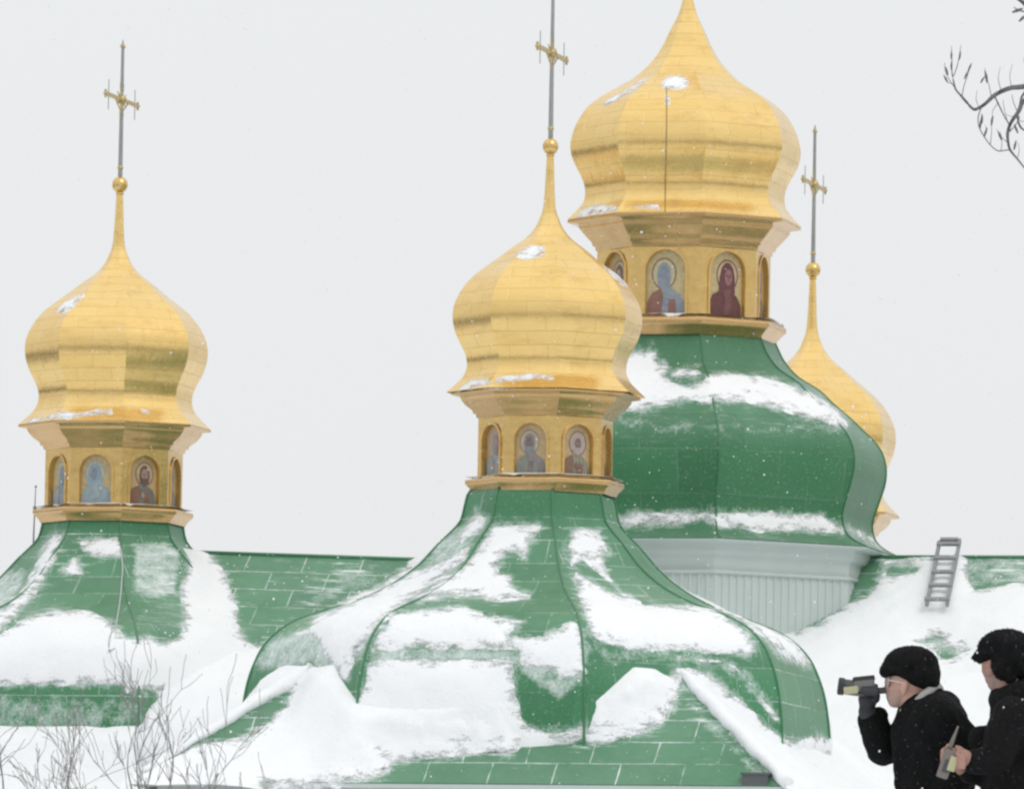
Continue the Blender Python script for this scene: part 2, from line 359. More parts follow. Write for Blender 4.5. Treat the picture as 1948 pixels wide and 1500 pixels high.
# ------------------------------------------------------------------ church: layout
TH = math.radians(13.87); L = 9.93
fdir = np.array([-math.sin(TH), -math.cos(TH), 0]); rdir = np.array([math.cos(TH), -math.sin(TH), 0])  # front arm, right arm
Zv_ = np.array([0, 0, 1.])
CH = np.array([2.86, 150.0, 0.0])
church = empty('church', (CH[0], CH[1], GZ))
tag(church, 'white walled cross shaped church with snowy green metal roofs and gilded onion domes', 'church')
AX = {'centre': CH, 'front': CH + L*fdir, 'left': CH - L*rdir, 'right': CH + L*rdir, 'rear': CH - L*fdir}
ORG = np.array([CH[0], CH[1], GZ])
def part(name, V, Fc, mats, parent=None, **kw):
    """geometry is in world space; children are stored relative to the church base"""
    return mesh_obj(name, np.asarray(V) - ORG, Fc, mats, parent or church, **kw)
def mpart(mb, name, mats, parent=None, smooth=False, angle=None):
    return mesh_obj(name, np.asarray(mb.V) - ORG, mb.F, mats, parent or church, fm=mb.M, smooth=smooth, angle=angle)

def oct_dir(a): return np.array([math.sin(a), -math.cos(a), 0])
A0 = -TH - PI/8                    # first hip left of the front facet; hips every 45 degrees
def prof(ax, pts, side=0):
    """photo (y, half width) -> (radius, z) on the tower axis"""
    out = []
    for y, hw in pts:
        yy = y - side * math.tan(ROLL) * hw
        cx = CX
        for _ in range(4):
            w = W(cx, yy, ax[1]); c = proj([[ax[0], ax[1], w[2]]])[0]; cx = c[0]
        out.append((hw / (F / ax[1]) / math.cos(0.156), w[2]))
    return out
def resample(pts, step):
    """smooth curve through (r, z) points"""
    p = np.array(pts, float); n = len(p); q = []
    t = np.concatenate([[0], np.cumsum(np.sqrt(((p[1:]-p[:-1])**2).sum(1)))])
    for k in range(n-1):
        h = t[k+1]-t[k]
        m0 = (p[k+1]-p[max(k-1,0)])/(t[k+1]-t[max(k-1,0)]); m1 = (p[min(k+2,n-1)]-p[k])/(t[min(k+2,n-1)]-t[k])
        for s in np.linspace(0, 1, max(1, int(round(h/step))), endpoint=False):
            q.append((2*s**3-3*s**2+1)*p[k] + (s**3-2*s**2+s)*h*m0 + (-2*s**3+3*s**2)*p[k+1] + (s**3-s**2)*h*m1)
    q.append(p[-1]); return np.array(q)

class Oct:
    """an octagonal shell: profile (r, z) turned round a vertical axis, seg cells per facet"""
    def __init__(s, ax, rz, seg):
        s.ax = ax; s.rz = np.asarray(rz, float); s.seg = seg; nz = len(s.rz); s.nz = nz; nc = 8*seg; s.nc = nc
        dirs = []; lat = []
        for k in range(8):
            a, b = oct_dir(A0 + k*PI/4), oct_dir(A0 + (k+1)*PI/4)
            for i in range(seg): dirs.append(a + (b-a)*i/seg); lat.append((k, i/seg))
        dirs = np.array(dirs)
        s.V = (np.array([ax[0], ax[1], 0]) + dirs[None]*s.rz[:,0][:,None,None] + np.array([0,0,1.])*s.rz[:,1][:,None,None]).reshape(-1, 3)
        s.F = []; s.uv = []; v = np.concatenate([[0], np.cumsum(np.sqrt(((s.rz[1:]-s.rz[:-1])**2).sum(1)))])
        w = 2*math.sin(PI/8)
        for j in range(nz-1):
            for c in range(nc):
                k, i = divmod(c, seg); c2 = (c+1) % nc
                s.F.append((j*nc+c, (j+1)*nc+c, (j+1)*nc+c2, j*nc+c2))
                def u(jj, ii): return (k*3.37 + (ii/seg-.5)*w*s.rz[jj,0], v[jj])
                s.uv += [u(j,i), u(j+1,i), u(j+1,i+1), u(j,i+1)]
        Fa = np.array(s.F); n = np.cross(s.V[Fa[:,2]]-s.V[Fa[:,0]], s.V[Fa[:,3]]-s.V[Fa[:,1]])
        out = s.V[Fa].mean(1) - np.array([ax[0], ax[1], 0]); out[:,2] = 0
        # profile running downwards gives outward normals with this winding
        s.N = np.zeros_like(s.V); fn = n/(np.linalg.norm(n,axis=1)[:,None]+1e-12)
        for q in range(4): np.add.at(s.N, Fa[:,q], fn)
        s.N /= np.linalg.norm(s.N,axis=1)[:,None]+1e-12
        if (s.N*np.concatenate([dirs]*nz)).sum() < 0: s.F = [f[::-1] for f in s.F]; s.uv = sum([s.uv[i:i+4][::-1] for i in range(0,len(s.uv),4)], []); s.N = -s.N
    def sharp(s, a, b):
        nc = s.nc; return (a % nc) == (b % nc) and (a % nc) % s.seg == 0
    def build(s, name, mat, parent=None, attrs=None, extra_sharp=None):
        return part(name, s.V, s.F, mat, parent, uv=s.uv, attrs=attrs, sharp=s.sharp)
VIEW = lambda V: (np.array([0,0,CAMZ]) - V) / np.linalg.norm(np.array([0,0,CAMZ]) - V, axis=1)[:,None]

def snow_sheet(V, Fc, Nn, sd_px, pxm, hmax=.07, wob=9.0, seed=1, soft=.30, hidden=None, name='snow_cover', parent=None, rag=1.0, bulge=0.0, drift=None, edge=None):
    """a skin of snow lying on a roof: thickness grows from zero at its edge"""
    Ps = V * np.array([1, 1, 1.6])
    e = ((fnoise(Ps, .55, seed)-.5)*2.4 + (fnoise(Ps, .16, seed+5)-.5)*1.9) * wob * rag
    sd = (sd_px + e) / pxm
    if hidden is not None:                                     # sides the photo does not show: drifted patches of the same sort
        sd = np.where(hidden, (fnoise(Ps*.6, 1.1, seed+9)-.47)*1.0, sd)
    h = np.where(sd > 0, hmax*(1-np.exp(-np.maximum(sd,0)/soft)) , np.maximum(sd*.8, -.05))
    lump = (fnoise(V, .9, seed+2)-.5)*hmax*.7 + (fnoise(V, .3, seed+3)-.5)*hmax*.35
    h = h + np.where(sd > 0, lump*np.clip(sd/.3,0,1), 0) + np.where(sd > 0, bulge*np.clip(sd/1.2,0,1)**.7*fnoise(V, 1.6, seed+4), 0)
    if edge is not None: h = np.where(h > 0, h*np.clip(edge/.14, 0, 1) - .004*(edge < .02), h)
    if drift is not None: h = h + np.where(sd > 0, drift*np.clip(sd/.35, 0, 1), 0)
    X = V + Nn*h[:,None]
    Fa = np.array([f for f in Fc]); keep = h[Fa].max(1) > -.035
    Fa = Fa[keep]
    if not len(Fa): return None
    par = np.arange(len(V)); e = np.concatenate([Fa[:, [0,1]], Fa[:, [1,2]], Fa[:, [2,3]]])
    while True:                                                # connected patches
        m = np.minimum(par[e[:,0]], par[e[:,1]]); new = par.copy(); np.minimum.at(new, e[:,0], m); np.minimum.at(new, e[:,1], m); new = new[new]
        if (new == par).all(): break
        par = new
    lab = par[Fa[:,0]]; out = None
    for l in np.unique(lab):
        f = Fa[lab == l]
        if len(f) < 14 or h[f].max() < .012: continue
        u, inv = np.unique(f, return_inverse=True)
        out = part(name, X[u], inv.reshape(f.shape), M['roof_snow'], parent, attrs={'thick': np.clip(sd[u], 0, 1)})
    return out

def frost_attr(p, polys, vis, snow=None, V=None):
    r = np.zeros(len(p))
    if snow is not None:                                     # thin feathered film round every patch of snow
        wd = 10 + 46*fnoise(V*np.array([1,1,2.2]), .7, 77)**2
        r = np.maximum(r, .62*np.clip(1 + snow/wd, 0, 1))
    for poly, amt, soft in polys:
        r = np.maximum(r, amt*np.clip(.5 + sdf_poly(p, poly)/soft, 0, 1))
    return np.where(vis, r, .25)

# ------------------------------------------------------------------ tower profiles, measured on the photo
small_onion = [(365,5.5),(375,6.5),(420,8.5),(455,10.5),(472,13),(485,18),(500,24.5),(520,41),(540,68),(560,93),(580,120),(596,139),(617,156),(635,166),(650,171.5),(667,173.5),(683,172),(700,167.5),(717,160),(733,151.5),(750,146),(767,146),(783,153),(797,166),(812,182)]
small_cornice = [(812,182),(817,183),(818,166),(824,165),(828,162),(836,155),(845,142),(851,140),(852,135),(858,134),(860,130)]
small_ledge = [(970,130),(973,152),(980,152),(985,147),(992,140),(998,137)]
main_onion = [(-110,5),(-80,6),(-40,7.5),(-10,9),(0,10),(30,19),(60,34),(90,48),(120,68),(150,99),(165,123),(180,149),(195,172),(210,189),(225,200),(240,209),(255,215),(270,219),(285,221),(300,219),(315,214),(330,206),(345,198),(360,192.5),(375,191),(390,194),(405,205),(414,214),(424,223)]
main_cornice = [(424,223),(431,224),(432,203),(440,202),(446,197),(457,187),(467,177),(474,175),(475,170),(482,169.5),(484,166)]
main_ledge = [(616,166),(619,198),(628,198),(634,191),(642,184),(650,178)]
bell = [(938,133),(948,139),(965,143),(997,151),(1018,168),(1040,190),(1063,210),(1087,232),(1117,270),(1139,307),(1160,354),(1177,404),(1197,455),(1217,488),(1244,515),(1269,530),(1315,547),(1365,556),(1407,560),(1440,560),(1476,559),(1570,556)]
dome = [(644,172),(652,175.5),(670,184),(686,193),(713,218),(740,262),(767,292),(793,324),(817,350),(840,374),(863,388),(890,394),(917,392),(943,384),(970,375),(990,369),(1010,370),(1026,376),(1038,388),(1048,405),(1056,424)]

def offset_profile(rz, dz, k=1.0): return [(r*k, z+dz) for r, z in rz]
ref = np.array(AX['left'])
SO = prof(ref, small_onion); SC = prof(ref, small_cornice); SL = prof(ref, small_ledge)
BELL = prof(AX['front'], bell, side=1)
MO = prof(CH, main_onion); MC = prof(CH, main_cornice); ML = prof(CH, main_ledge); DOME = prof(CH, dome, side=1)
zl = W(217, 972, AX['left'][1])[2]
# heights of each small tower relative to the left one, read off the photo
def dz_of(name, x, y, yref):
    return W(x, y, AX[name][1])[2] - W(222, yref, AX['left'][1])[2]
DZ = {'left': 0.0, 'front': dz_of('front', 1043, 605, 667), 'rear': dz_of('rear', 1541, 838, 667)}
DZ['right'] = (DZ['front'] + DZ['rear'])/2
bell_dz = {'front': 0.0}
for n in ('left', 'right', 'rear'): bell_dz[n] = DZ[n] - DZ['front']

# ------------------------------------------------------------------ painted icons
ICON = {}
def icon_mats(key, cols):
    ICON[key] = [simple('icon_%s_%s' % (key, n), tuple(v*.82 for v in c), .45, 0, 14, .35) for n, c in zip(('ground', 'halo', 'robe', 'mantle', 'hair', 'face'), cols)]
icon_mats('grey_blue', [(.60,.48,.26),(.62,.55,.34),(.30,.35,.39),(.36,.40,.42),(.28,.34,.40),(.34,.35,.38)])
icon_mats('blue_hood', [(.58,.45,.24),(.60,.52,.33),(.33,.41,.44),(.36,.44,.44),(.30,.40,.47),(.27,.29,.36)])
icon_mats('brown_robe', [(.52,.37,.18),(.55,.42,.25),(.20,.20,.16),(.24,.13,.08),(.17,.10,.08),(.42,.27,.23)])
icon_mats('purple_grey', [(.56,.42,.22),(.56,.44,.30),(.28,.25,.24),(.26,.27,.23),(.27,.26,.29),(.20,.16,.14)])
icon_mats('old_man', [(.54,.40,.22),(.50,.40,.32),(.26,.26,.18),(.24,.14,.09),(.46,.38,.37),(.24,.15,.13)])
icon_mats('red_shoulder', [(.60,.50,.27),(.58,.54,.34),(.30,.34,.38),(.28,.14,.11),(.29,.33,.39),(.27,.30,.36)])
icon_mats('maroon_hood', [(.58,.46,.24),(.60,.48,.30),(.15,.055,.05),(.19,.08,.075),(.16,.055,.06),(.31,.16,.16)])
icon_mats('pale_pink', [(.50,.38,.24),(.46,.36,.30),(.38,.39,.42),(.33,.36,.36),(.30,.24,.22),(.42,.30,.27)])

def ellipse(cx, cz, rx, rz, n=20, a0=0, a1=2*PI):
    return [(cx + rx*math.cos(a0+(a1-a0)*k/n), cz + rz*math.sin(a0+(a1-a0)*k/n)) for k in range(n)]
def make_icon(ax, R, k, z0, aw, ah, style, parent, depth, turn):
    """a half-length painted figure on an arched panel; ax, facet k; aw half width, ah height"""
    phi = A0 + (k+.5)*PI/4; n = oct_dir(phi); t = np.array([math.cos(phi), math.sin(phi), 0]); ap = R*math.cos(PI/8)
    base = np.array([ax[0], ax[1], z0]) + n*(ap - depth); mb = MB()
    def lay(poly, lvl, m): 
        mb.add([base + t*(x*aw) + np.array([0,0,z*ah]) + n*(.003*lvl) for x, z in poly], [tuple(range(len(poly)))], m)
    sp = 1 - aw/ah
    arch = [(-1.03,-.01),(1.03,-.01)] + ellipse(0, sp, 1.03, 1-sp+.01, 16, 0, PI) + [(-1.03, sp)]
    lay(arch, 0, 0)
    hx = .12*turn
    lay(ellipse(hx, .64, .60, .235), 1, 1)
    lay([(-.95,0),(.95,0),(.93,.18),(.72,.31),(.34,.40),(.2,.46),(-.2,.46),(-.34,.40),(-.75,.33),(-.95,.2)], 2, 2)
    ring = ellipse(hx, .64, .64, .25); rin = ellipse(hx, .64, .57, .225)
    for i in range(20): lay([ring[i], ring[(i+1)%20], rin[(i+1)%20], rin[i]], 1.5, 3)
    for x0, x1 in ((-.62,-.42),(-.30,-.10),(.22,.08),(.52,.36),(.74,.60)): lay([(x0,.02),(x0+.05,.02),(x1+.04,.34),(x1,.34)], 2.5, 4)
    if style in ('blue_hood', 'maroon_hood'):
        lay([(hx-.5,.36),(hx+.46,.36),(hx+.44,.62),(hx+.34,.76),(hx+.12,.84),(hx-.1,.84),(hx-.34,.76),(hx-.46,.6)], 3, 4)
        lay(ellipse(hx+.06*turn, .61, .22, .125), 4, 5)
        lay([(-.25+hx,.40),(hx+.2,.44),(hx+.28,.2),(hx+.05,.02),(-.1,.02),(-.02,.24)], 4, 3)
    else:
        lay([(hx-.3,.44),(hx+.3,.44),(hx+.36,.6),(hx+.3,.74),(hx+.1,.81),(hx-.1,.81),(hx-.3,.74),(hx-.36,.6)], 3, 4)
        lay(ellipse(hx, .62, .23, .125), 4, 5)
        lay([(hx-.2,.55),(hx+.2,.55),(hx+.14,.44),(hx,.38),(hx-.14,.44)], 5, 4)
        lay([(-.95,0),(-.25,0),(-.15,.30),(-.3,.41),(-.75,.33),(-.95,.2)], 4, 3)
        lay([(.1,.02),(.5,.02),(.46,.24),(.14,.24)], 5, 3)                      # the book he holds
        lay(ellipse(.02,.2,.13,.06), 6, 5)                                       # hand raised in blessing
    fx = hx + (.06*turn if style in ('blue_hood', 'maroon_hood') else 0)
    for ex in (-.09, .09): lay(ellipse(fx+ex, .635, .05, .014, 8), 6, 4)
    lay([(fx-.02,.63),(fx+.02,.63),(fx+.035,.585),(fx-.035,.585)], 6, 2); lay([(fx-.07,.562),(fx+.07,.562),(fx+.04,.55),(fx-.04,.55)], 6, 4)
    o = mpart(mb, 'icon', ICON[style], parent); return o

def lantern_wall(ax, rtop, zt, zb, aw, ah, parent, name='lantern'):
    """eight walls, each with an arched recess"""
    mb = MB(); R = rtop; ap = R*math.cos(PI/8); fw = R*math.sin(PI/8); z0 = zb + .035; depth = .075; sp = ah - aw
    for k in range(8):
        phi = A0+(k+.5)*PI/4; n = oct_dir(phi); t = np.array([math.cos(phi), math.sin(phi), 0]); b = np.array([ax[0], ax[1], 0])
        P = lambda x, z, d=0: b + n*(ap-d) + t*x + np.array([0,0,z])
        arc = [(aw*math.cos(a), z0+sp+aw*1.02*math.sin(a)) for a in np.linspace(0, PI, 15)]
        q = lambda *p: mb.add([P(*x) for x in p], [tuple(range(len(p)))], 0)
        q((-fw,zb),(-aw,zb),(-aw,z0+sp),(-fw,z0+sp)); q((aw,zb),(fw,zb),(fw,z0+sp),(aw,z0+sp)); q((-aw,zb),(aw,zb),(aw,z0),(-aw,z0))
        q((-fw,z0+sp),(-aw,z0+sp),(-aw,zt),(-fw,zt)); q((aw,z0+sp),(fw,z0+sp),(fw,zt),(aw,zt))
        for i in range(14): q(arc[i], (arc[i][0], zt), (arc[i+1][0], zt), arc[i+1])
        ring = [(-aw,z0),(aw,z0)] + arc
        for i in range(len(ring)):
            a, c = ring[i], ring[(i+1) % len(ring)]
            q((a[0],a[1]), (c[0],c[1]), (c[0],c[1],depth), (a[0],a[1],depth))
        # raised hood moulding round the arch
        for (w0, w1, pr) in ((aw+.012, aw+.05, .022),):
            o0 = [(w0, z0)] + [(w0*math.cos(a), z0+sp+w0*math.sin(a)) for a in np.linspace(0, PI, 15)] + [(-w0, z0)]
            o1 = [(w1, z0)] + [(w1*math.cos(a), z0+sp+w1*math.sin(a)) for a in np.linspace(0, PI, 15)] + [(-w1, z0)]
            for i in range(len(o0)-1):
                q((*o0[i],-pr),(*o1[i],-pr),(*o1[i+1],-pr),(*o0[i+1],-pr)); q((*o1[i],-pr),(*o1[i],0),(*o1[i+1],0),(*o1[i+1],-pr)); q((*o0[i],0),(*o0[i],-pr),(*o0[i+1],-pr),(*o0[i+1],0))
    return mpart(mb, name, M['gold_plain'], parent), z0, depth

def make_cross(ax, zb, H, parent):
    """wrought cross: iron staff, gilded bar running front to rear, rays and small finials"""
    mb = MB(); c = np.array([ax[0], ax[1], zb]); u = -fdir; Z = np.array([0,0,1.])
    mb.tube([c - Z*.1, c + Z*H*.95], [.040, .026], 8, 0)
    mb.ball(c + Z*.17, .05, 1, 12, 8); mb.ball(c+Z*.10, .036, 1, 12, 8)
    cz = c + Z*H*.565
    mb.box(cz, 2.0, .045, .065, [u, np.cross(Z,u), Z], 1)
    mb.ball(cz, .085, 1, 12, 8)
    for a in np.arange(8)*PI/4 + PI/8:
        d = u*math.cos(a)+Z*math.sin(a); mb.tube([cz, cz + d*.30], [.028, .006], 5, 1)
    for s in (-1, 1):
        e = cz + u*s*.98; mb.ball(e, .038, 1, 10, 6)
        for z in (-.045, .045): mb.ball(e + Z*z*1.2, .022, 1, 8, 6)
        e2 = cz + u*s*.80
        mb.tube([e2 - Z*.26, e2 + Z*.26], .008, 5, 0)
        mb.tube([cz+u*s*.4-Z*.02, cz+u*s*.2-Z*.12, cz-Z*.24], .012, 5, 1)
    tp = c + Z*H*.95
    mb.ball(tp, .042, 1, 10, 6); mb.box(tp, .22, .03, .04, [u, np.cross(Z,u), Z], 1)
    mb.tube([tp, tp + Z*.12], [.03, .006], 6, 0)
    return mpart(mb, 'cross', [M['rod'], M['old_gold']], parent, smooth=True, angle=40)

def ring_snow(ax, R0, R1, za, zb, parent, hmax, seed, seg=30, rows=10):
    """snow lying on a narrow ledge"""
    o = Oct(ax, [(R0+(R1-R0)*t, za+(zb-za)*t) for t in np.linspace(0,1,rows)], seg); o.N[:] = (0,0,1)
    p = proj(o.V); t = (np.linalg.norm((o.V-ax)[:,:2],axis=1))
    n = fnoise(o.V, .35, seed)
    sd = (n-.30)*60 
    return snow_sheet(o.V, o.F, o.N, sd, 110.0, hmax, 3, seed, .03, None, 'snow_cover', parent)

def cupola(ax, onion, cornice, ledge, snow_polys, styles, aw, ah, cross_h, ball_r, label, step, seg, seed, mainone=False):
    on = resample(onion, step); o = Oct(ax, on, seg)
    cup = o.build('gilded_cupola', M['gold'])
    cup['label'] = label
    # raised welts down the hips
    co = resample(cornice, .03); 
    Oct(ax, cornice, 4).build('cornice', M['shade_gilt'], cup)
    zt, zb = cornice[-1][1], ledge[0][1]
    lw, z0, depth = lantern_wall(ax, cornice[-1][0], zt, zb, aw, ah, cup)
    led = [(ledge[0][0], ledge[0][1]), *ledge[1:]]
    Oct(ax, led, 4).build('ledge', M['shade_gilt'], cup)
    for k in range(8): make_icon(ax, cornice[-1][0], k, z0, aw, ah, styles[k % len(styles)], cup, depth-.004, (-1, 1, 0, 1)[k % 4])
    mb = MB(); zc = onion[0][1] + ball_r*.9; mb.ball((ax[0], ax[1], zc), ball_r, 0, 24, 14, 1.08)
    mb.tube([(ax[0],ax[1],zc-ball_r*1.25),(ax[0],ax[1],zc-ball_r*.9)], [ball_r*.55, ball_r*.42], 16)
    mpart(mb, 'finial_ball', M['gold_plain'], cup, smooth=True)
    make_cross(ax, zc + ball_r*.9, cross_h, cup)
    p = proj(o.V); hid = (o.N*VIEW(o.V)).sum(1) < -.02
    sd = sdf_union(p, snow_polys) if snow_polys else np.full(len(p), -100.)
    sd = np.where(hid, -100, sd)
    snow_sheet(o.V, o.F, o.N, sd, F/ax[1], .035, 4, seed, .10, None, 'snow_cover', cup)
    ring_snow(ax, ledge[0][0]-.03, ledge[1][0]-.004, ledge[0][1], ledge[1][1], cup, .055, seed)
    return cup

# order of facets: k=0 front, 1 front-right, 2 right, ... 7 front-left
st_left = ['blue_hood','brown_robe','purple_grey','old_man','pale_pink','maroon_hood','red_shoulder','grey_blue']
st_front = ['purple_grey','old_man','brown_robe','blue_hood','grey_blue','red_shoulder','maroon_hood','pale_pink']
st_main = ['red_shoulder','maroon_hood','brown_robe','pale_pink','old_man','blue_hood','purple_grey','brown_robe']
SP_LEFT = [[(100,592),(125,572),(150,561),(163,558),(150,575),(120,600)],[(50,797),(120,780),(215,777),(219,788),(130,797),(48,808)],[(265,776),(293,780),(288,791),(268,789)]]
SP_FRONT = [[(970,490),(992,473),(1012,462),(1036,470),(1036,486),(1000,495)],[(1074,472),(1090,476),(1088,481),(1074,480)],[(1083,430),(1100,440),(1130,472),(1165,508),(1198,545),(1185,545),(1150,512),(1120,480)],[(945,716),(1000,709),(1055,708),(1056,721),(985,725),(940,730)],[(876,738),(895,722),(935,716),(930,730),(880,744)]]  # strip down the right hip: part snow, part sky reflection shaped as snow
SP_MAIN = [[(1138,200),(1170,180),(1205,161),(1228,150),(1233,156),(1205,178),(1150,204)],[(1256,158),(1270,146),(1290,141),(1308,147),(1312,165),(1290,173),(1262,170)],[(1262,180),(1275,178),(1278,200),(1265,205)],[(1100,402),(1113,393),(1173,389),(1176,402),(1110,412),(1095,414)],[(1198,391),(1250,390),(1255,397),(1200,397)]]
ZW = SO[15][1]                       # height of the widest ring of the left onion
def fit(rz, dz, kz, kr0, kr1=None, kzl=None):
    kr1 = kr0 if kr1 is None else kr1
    return [(r*(kr0 if z > ZW else kr0+(kr1-kr0)*min(1, (ZW-z)/1.3)), ZW+dz+(z-ZW)*(kz if z > ZW else (kzl or kz))) for r, z in rz]
cupola(AX['left'], fit(SO,0,1,1), fit(SC,0,1,1), fit(SL,0,1,1), SP_LEFT, st_left, .275, .83, 2.38, .135, 'gilded onion cupola standing clear against the sky over the left arm', .05, 14, 11)
dzf = DZ['front']; axf = AX['front'] + np.array([.06,0,0])
cupola(axf, fit(SO,dzf,.955,.962,.965,.93), fit(SC,dzf,.955,.962,.91,.93), fit(SL,dzf,.955,.92,.92,.94), SP_FRONT, st_front, .25, .79, 2.42, .125, 'gilded onion cupola nearest the viewer, over the big snowy bell roof', .05, 14, 12)
dzr = DZ['rear'] + .07; axr = AX['rear'] + np.array([.12,0,0])
cupola(axr, fit(SO,dzr,1.055,.99), fit(SC,dzr,1.055,.99), fit(SL,dzr,1.055,.99), [], st_left, .27, .81, 2.5, .135, 'gilded onion cupola half hidden behind the great green dome', .08, 8, 13)
dzq = DZ['right']
cupola(AX['right'], offset_profile(SO,dzq,.97), offset_profile(SC,dzq,.97), offset_profile(SL,dzq,.97), [], st_front, .265, .80, 2.28, .135, 'gilded onion cupola over the right arm', .10, 6, 14)
mc = cupola(CH, MO, MC, ML, SP_MAIN, st_main, .335, 1.08, 3.0, .17, 'largest gilded onion cupola, crowning the great green dome', .05, 18, 15)

# lightning conductor running down the main cupola and drum of icons
mb = MB(); phi = -TH - .09
def on_oct(ax, r, z, a, off=.02):
    k = math.floor((a - A0)/(PI/4)); mid = A0 + (k+.5)*PI/4; rr = r*math.cos(PI/8)/math.cos(a-mid) + off
    return np.array([ax[0], ax[1], 0]) + oct_dir(a)*rr + np.array([0,0,z])
run = [(r, z) for r, z in resample(MO, .12) if z < W(1270,170,150)[2]]
# drawn as a straight drop seen on the photo, a little left of the front facet's middle
def drop(ax, run, x_off, off=.02):
    pts = []
    for r, z in run:
        ap = r*math.cos(PI/8); hl = r*math.sin(PI/8); l = max(-hl, min(hl, (x_off + math.sin(TH)*ap)/math.cos(TH)))
        pts.append(np.array([ax[0], ax[1], z]) + fdir*(ap+off) + rdir*l)
    return pts
mb.tube(drop(CH, run, -.36, .012), .008, 6); mpart(mb, 'lightning_conductor', M['cable'], mc, smooth=True)

# ------------------------------------------------------------------ the bells, the great dome
FR_SNOW = [
 [(893,1037),(860,1060),(813,1077),(767,1100),(700,1130),(600,1173),(590,1200),(612,1235),(645,1285),(660,1292),(680,1247),(710,1203),(757,1158),(797,1128),(850,1088),(885,1060)],
 [(938,997),(985,995),(1033,997),(1022,1017),(1010,1030),(1000,1063),(983,1052),(963,1057),(950,1073),(953,1090),(970,1093),(973,1110),(990,1123),(1010,1130),(1007,1138),(943,1145),(917,1137),(883,1133),(833,1140),(797,1143),(790,1133),(807,1127),(860,1093),(893,1067),(913,1040),(930,1017)],
 [(757,1167),(800,1160),(867,1150),(890,1155),(917,1167),(950,1173),(1003,1177),(983,1190),(967,1207),(1000,1213),(1033,1210),(1037,1200),(1067,1190),(1083,1177),(1100,1182),(1108,1213),(1114,1240),(1115,1280),(1100,1287),(1083,1291),(1060,1287),(1057,1277),(1003,1277),(985,1264),(985,1238),(720,1234),(704,1222),(716,1208)],
 [(700,1264),(725,1253),(980,1250),(978,1275),(978,1320),(985,1333),(990,1363),(1000,1377),(1020,1387),(1063,1395),(1077,1386),(1120,1375),(1123,1399),(1060,1420),(1000,1480),(640,1480),(630,1350),(655,1345),(672,1330),(688,1312)],
 [(1088,1010),(1105,1002),(1125,1008),(1140,1010),(1147,1030),(1163,1053),(1150,1060),(1152,1085),(1165,1107),(1187,1130),(1200,1132),(1223,1148),(1273,1152),(1330,1154),(1362,1157),(1385,1180),(1425,1205),(1438,1238),(1420,1244),(1353,1244),(1257,1236),(1200,1236),(1167,1228),(1133,1213),(1121,1198),(1110,1163),(1094,1117),(1085,1080),(1082,1035)],
 [(1384,1165),(1415,1173),(1469,1194),(1502,1206),(1528,1232),(1551,1265),(1530,1267),(1503,1257),(1484,1246),(1461,1223),(1430,1200)],
 [(905,975),(930,985),(918,1008),(880,1035),(868,1025),(880,1000)],
 [(1500,1412),(1540,1402),(1590,1405),(1600,1440),(1480,1440)],
 [(1125,1405),(1130,1392),(1160,1372),(1200,1338),(1240,1305),(1290,1272),(1310,1268),(1345,1277),(1380,1303),(1420,1345),(1455,1378),(1500,1405),(1500,1460),(1120,1460)],
 [(520,1340),(545,1300),(585,1262),(605,1270),(640,1310),(655,1345),(640,1450),(420,1450),(465,1348)],
]
FR_HOLES = [[(1092,1074),(1112,1068),(1135,1085),(1150,1100),(1170,1113),(1188,1136),(1172,1130),(1140,1112),(1112,1094)]]
FR_LINES = [[(1292,1250),(1345,1256),(1380,1257),(1415,1284),(1446,1326),(1478,1367)]]
FR_FROST = [
 ([(985,1225),(1115,1205),(1118,1300),(1060,1330),(1000,1290)], .75, 30), ([(1120,1195),(1430,1235),(1440,1262),(1130,1262)], .5, 26),
 ([(700,1226),(990,1230),(985,1260),(700,1264)], .8, 22), ([(840,1010),(925,975),(935,1000),(860,1070),(790,1090)], .75, 20),
 ([(470,1270),(510,1215),(600,1180),(650,1230),(660,1330),(640,1340),(590,1265),(540,1280)], .85, 26), ([(1500,1240),(1560,1262),(1556,1285),(1500,1270)], .5, 20)]
LF_SNOW = [
 [(100,1014),(123,1013),(116,1040),(97,1080),(67,1130),(25,1178),(0,1200),(-60,1260),(-80,1230),(-10,1175),(35,1135),(62,1090),(80,1050)],
 [(143,1030),(167,1024),(220,1022),(230,1043),(230,1057),(187,1059),(160,1047)], [(140,1060),(153,1063),(156,1090),(137,1094),(114,1086)],
 [(363,1043),(403,1060),(427,1093),(447,1143),(453,1187),(467,1213),(500,1240),(560,1330),(700,1460),(340,1460),(290,1400),(298,1316),(240,1316),(240,1303),(-300,1303),(-300,1250),(0,1203),(33,1180),(67,1167),(110,1158),(167,1163),(200,1175),(233,1200),(247,1213),(283,1208),(317,1219),(333,1218),(346,1200),(350,1160),(343,1130),(352,1090),(357,1060)],
 [(-300,1425),(160,1412),(225,1425),(260,1405),(300,1380),(400,1480),(-300,1480)]]
LF_FROST = [([(253,1033),(310,1030),(345,1045),(337,1130),(300,1140),(253,1127)], .85, 18), ([(-50,1080),(60,1080),(30,1150),(-50,1190)], .8, 24),
 ([(-300,1315),(235,1322),(300,1330),(270,1360),(220,1395),(-300,1390)], .60, 36), ([(255,1130),(345,1130),(340,1200),(255,1190)], .4, 24), ([(250,1310),(310,1316),(290,1400),(225,1420)], .45, 20)]

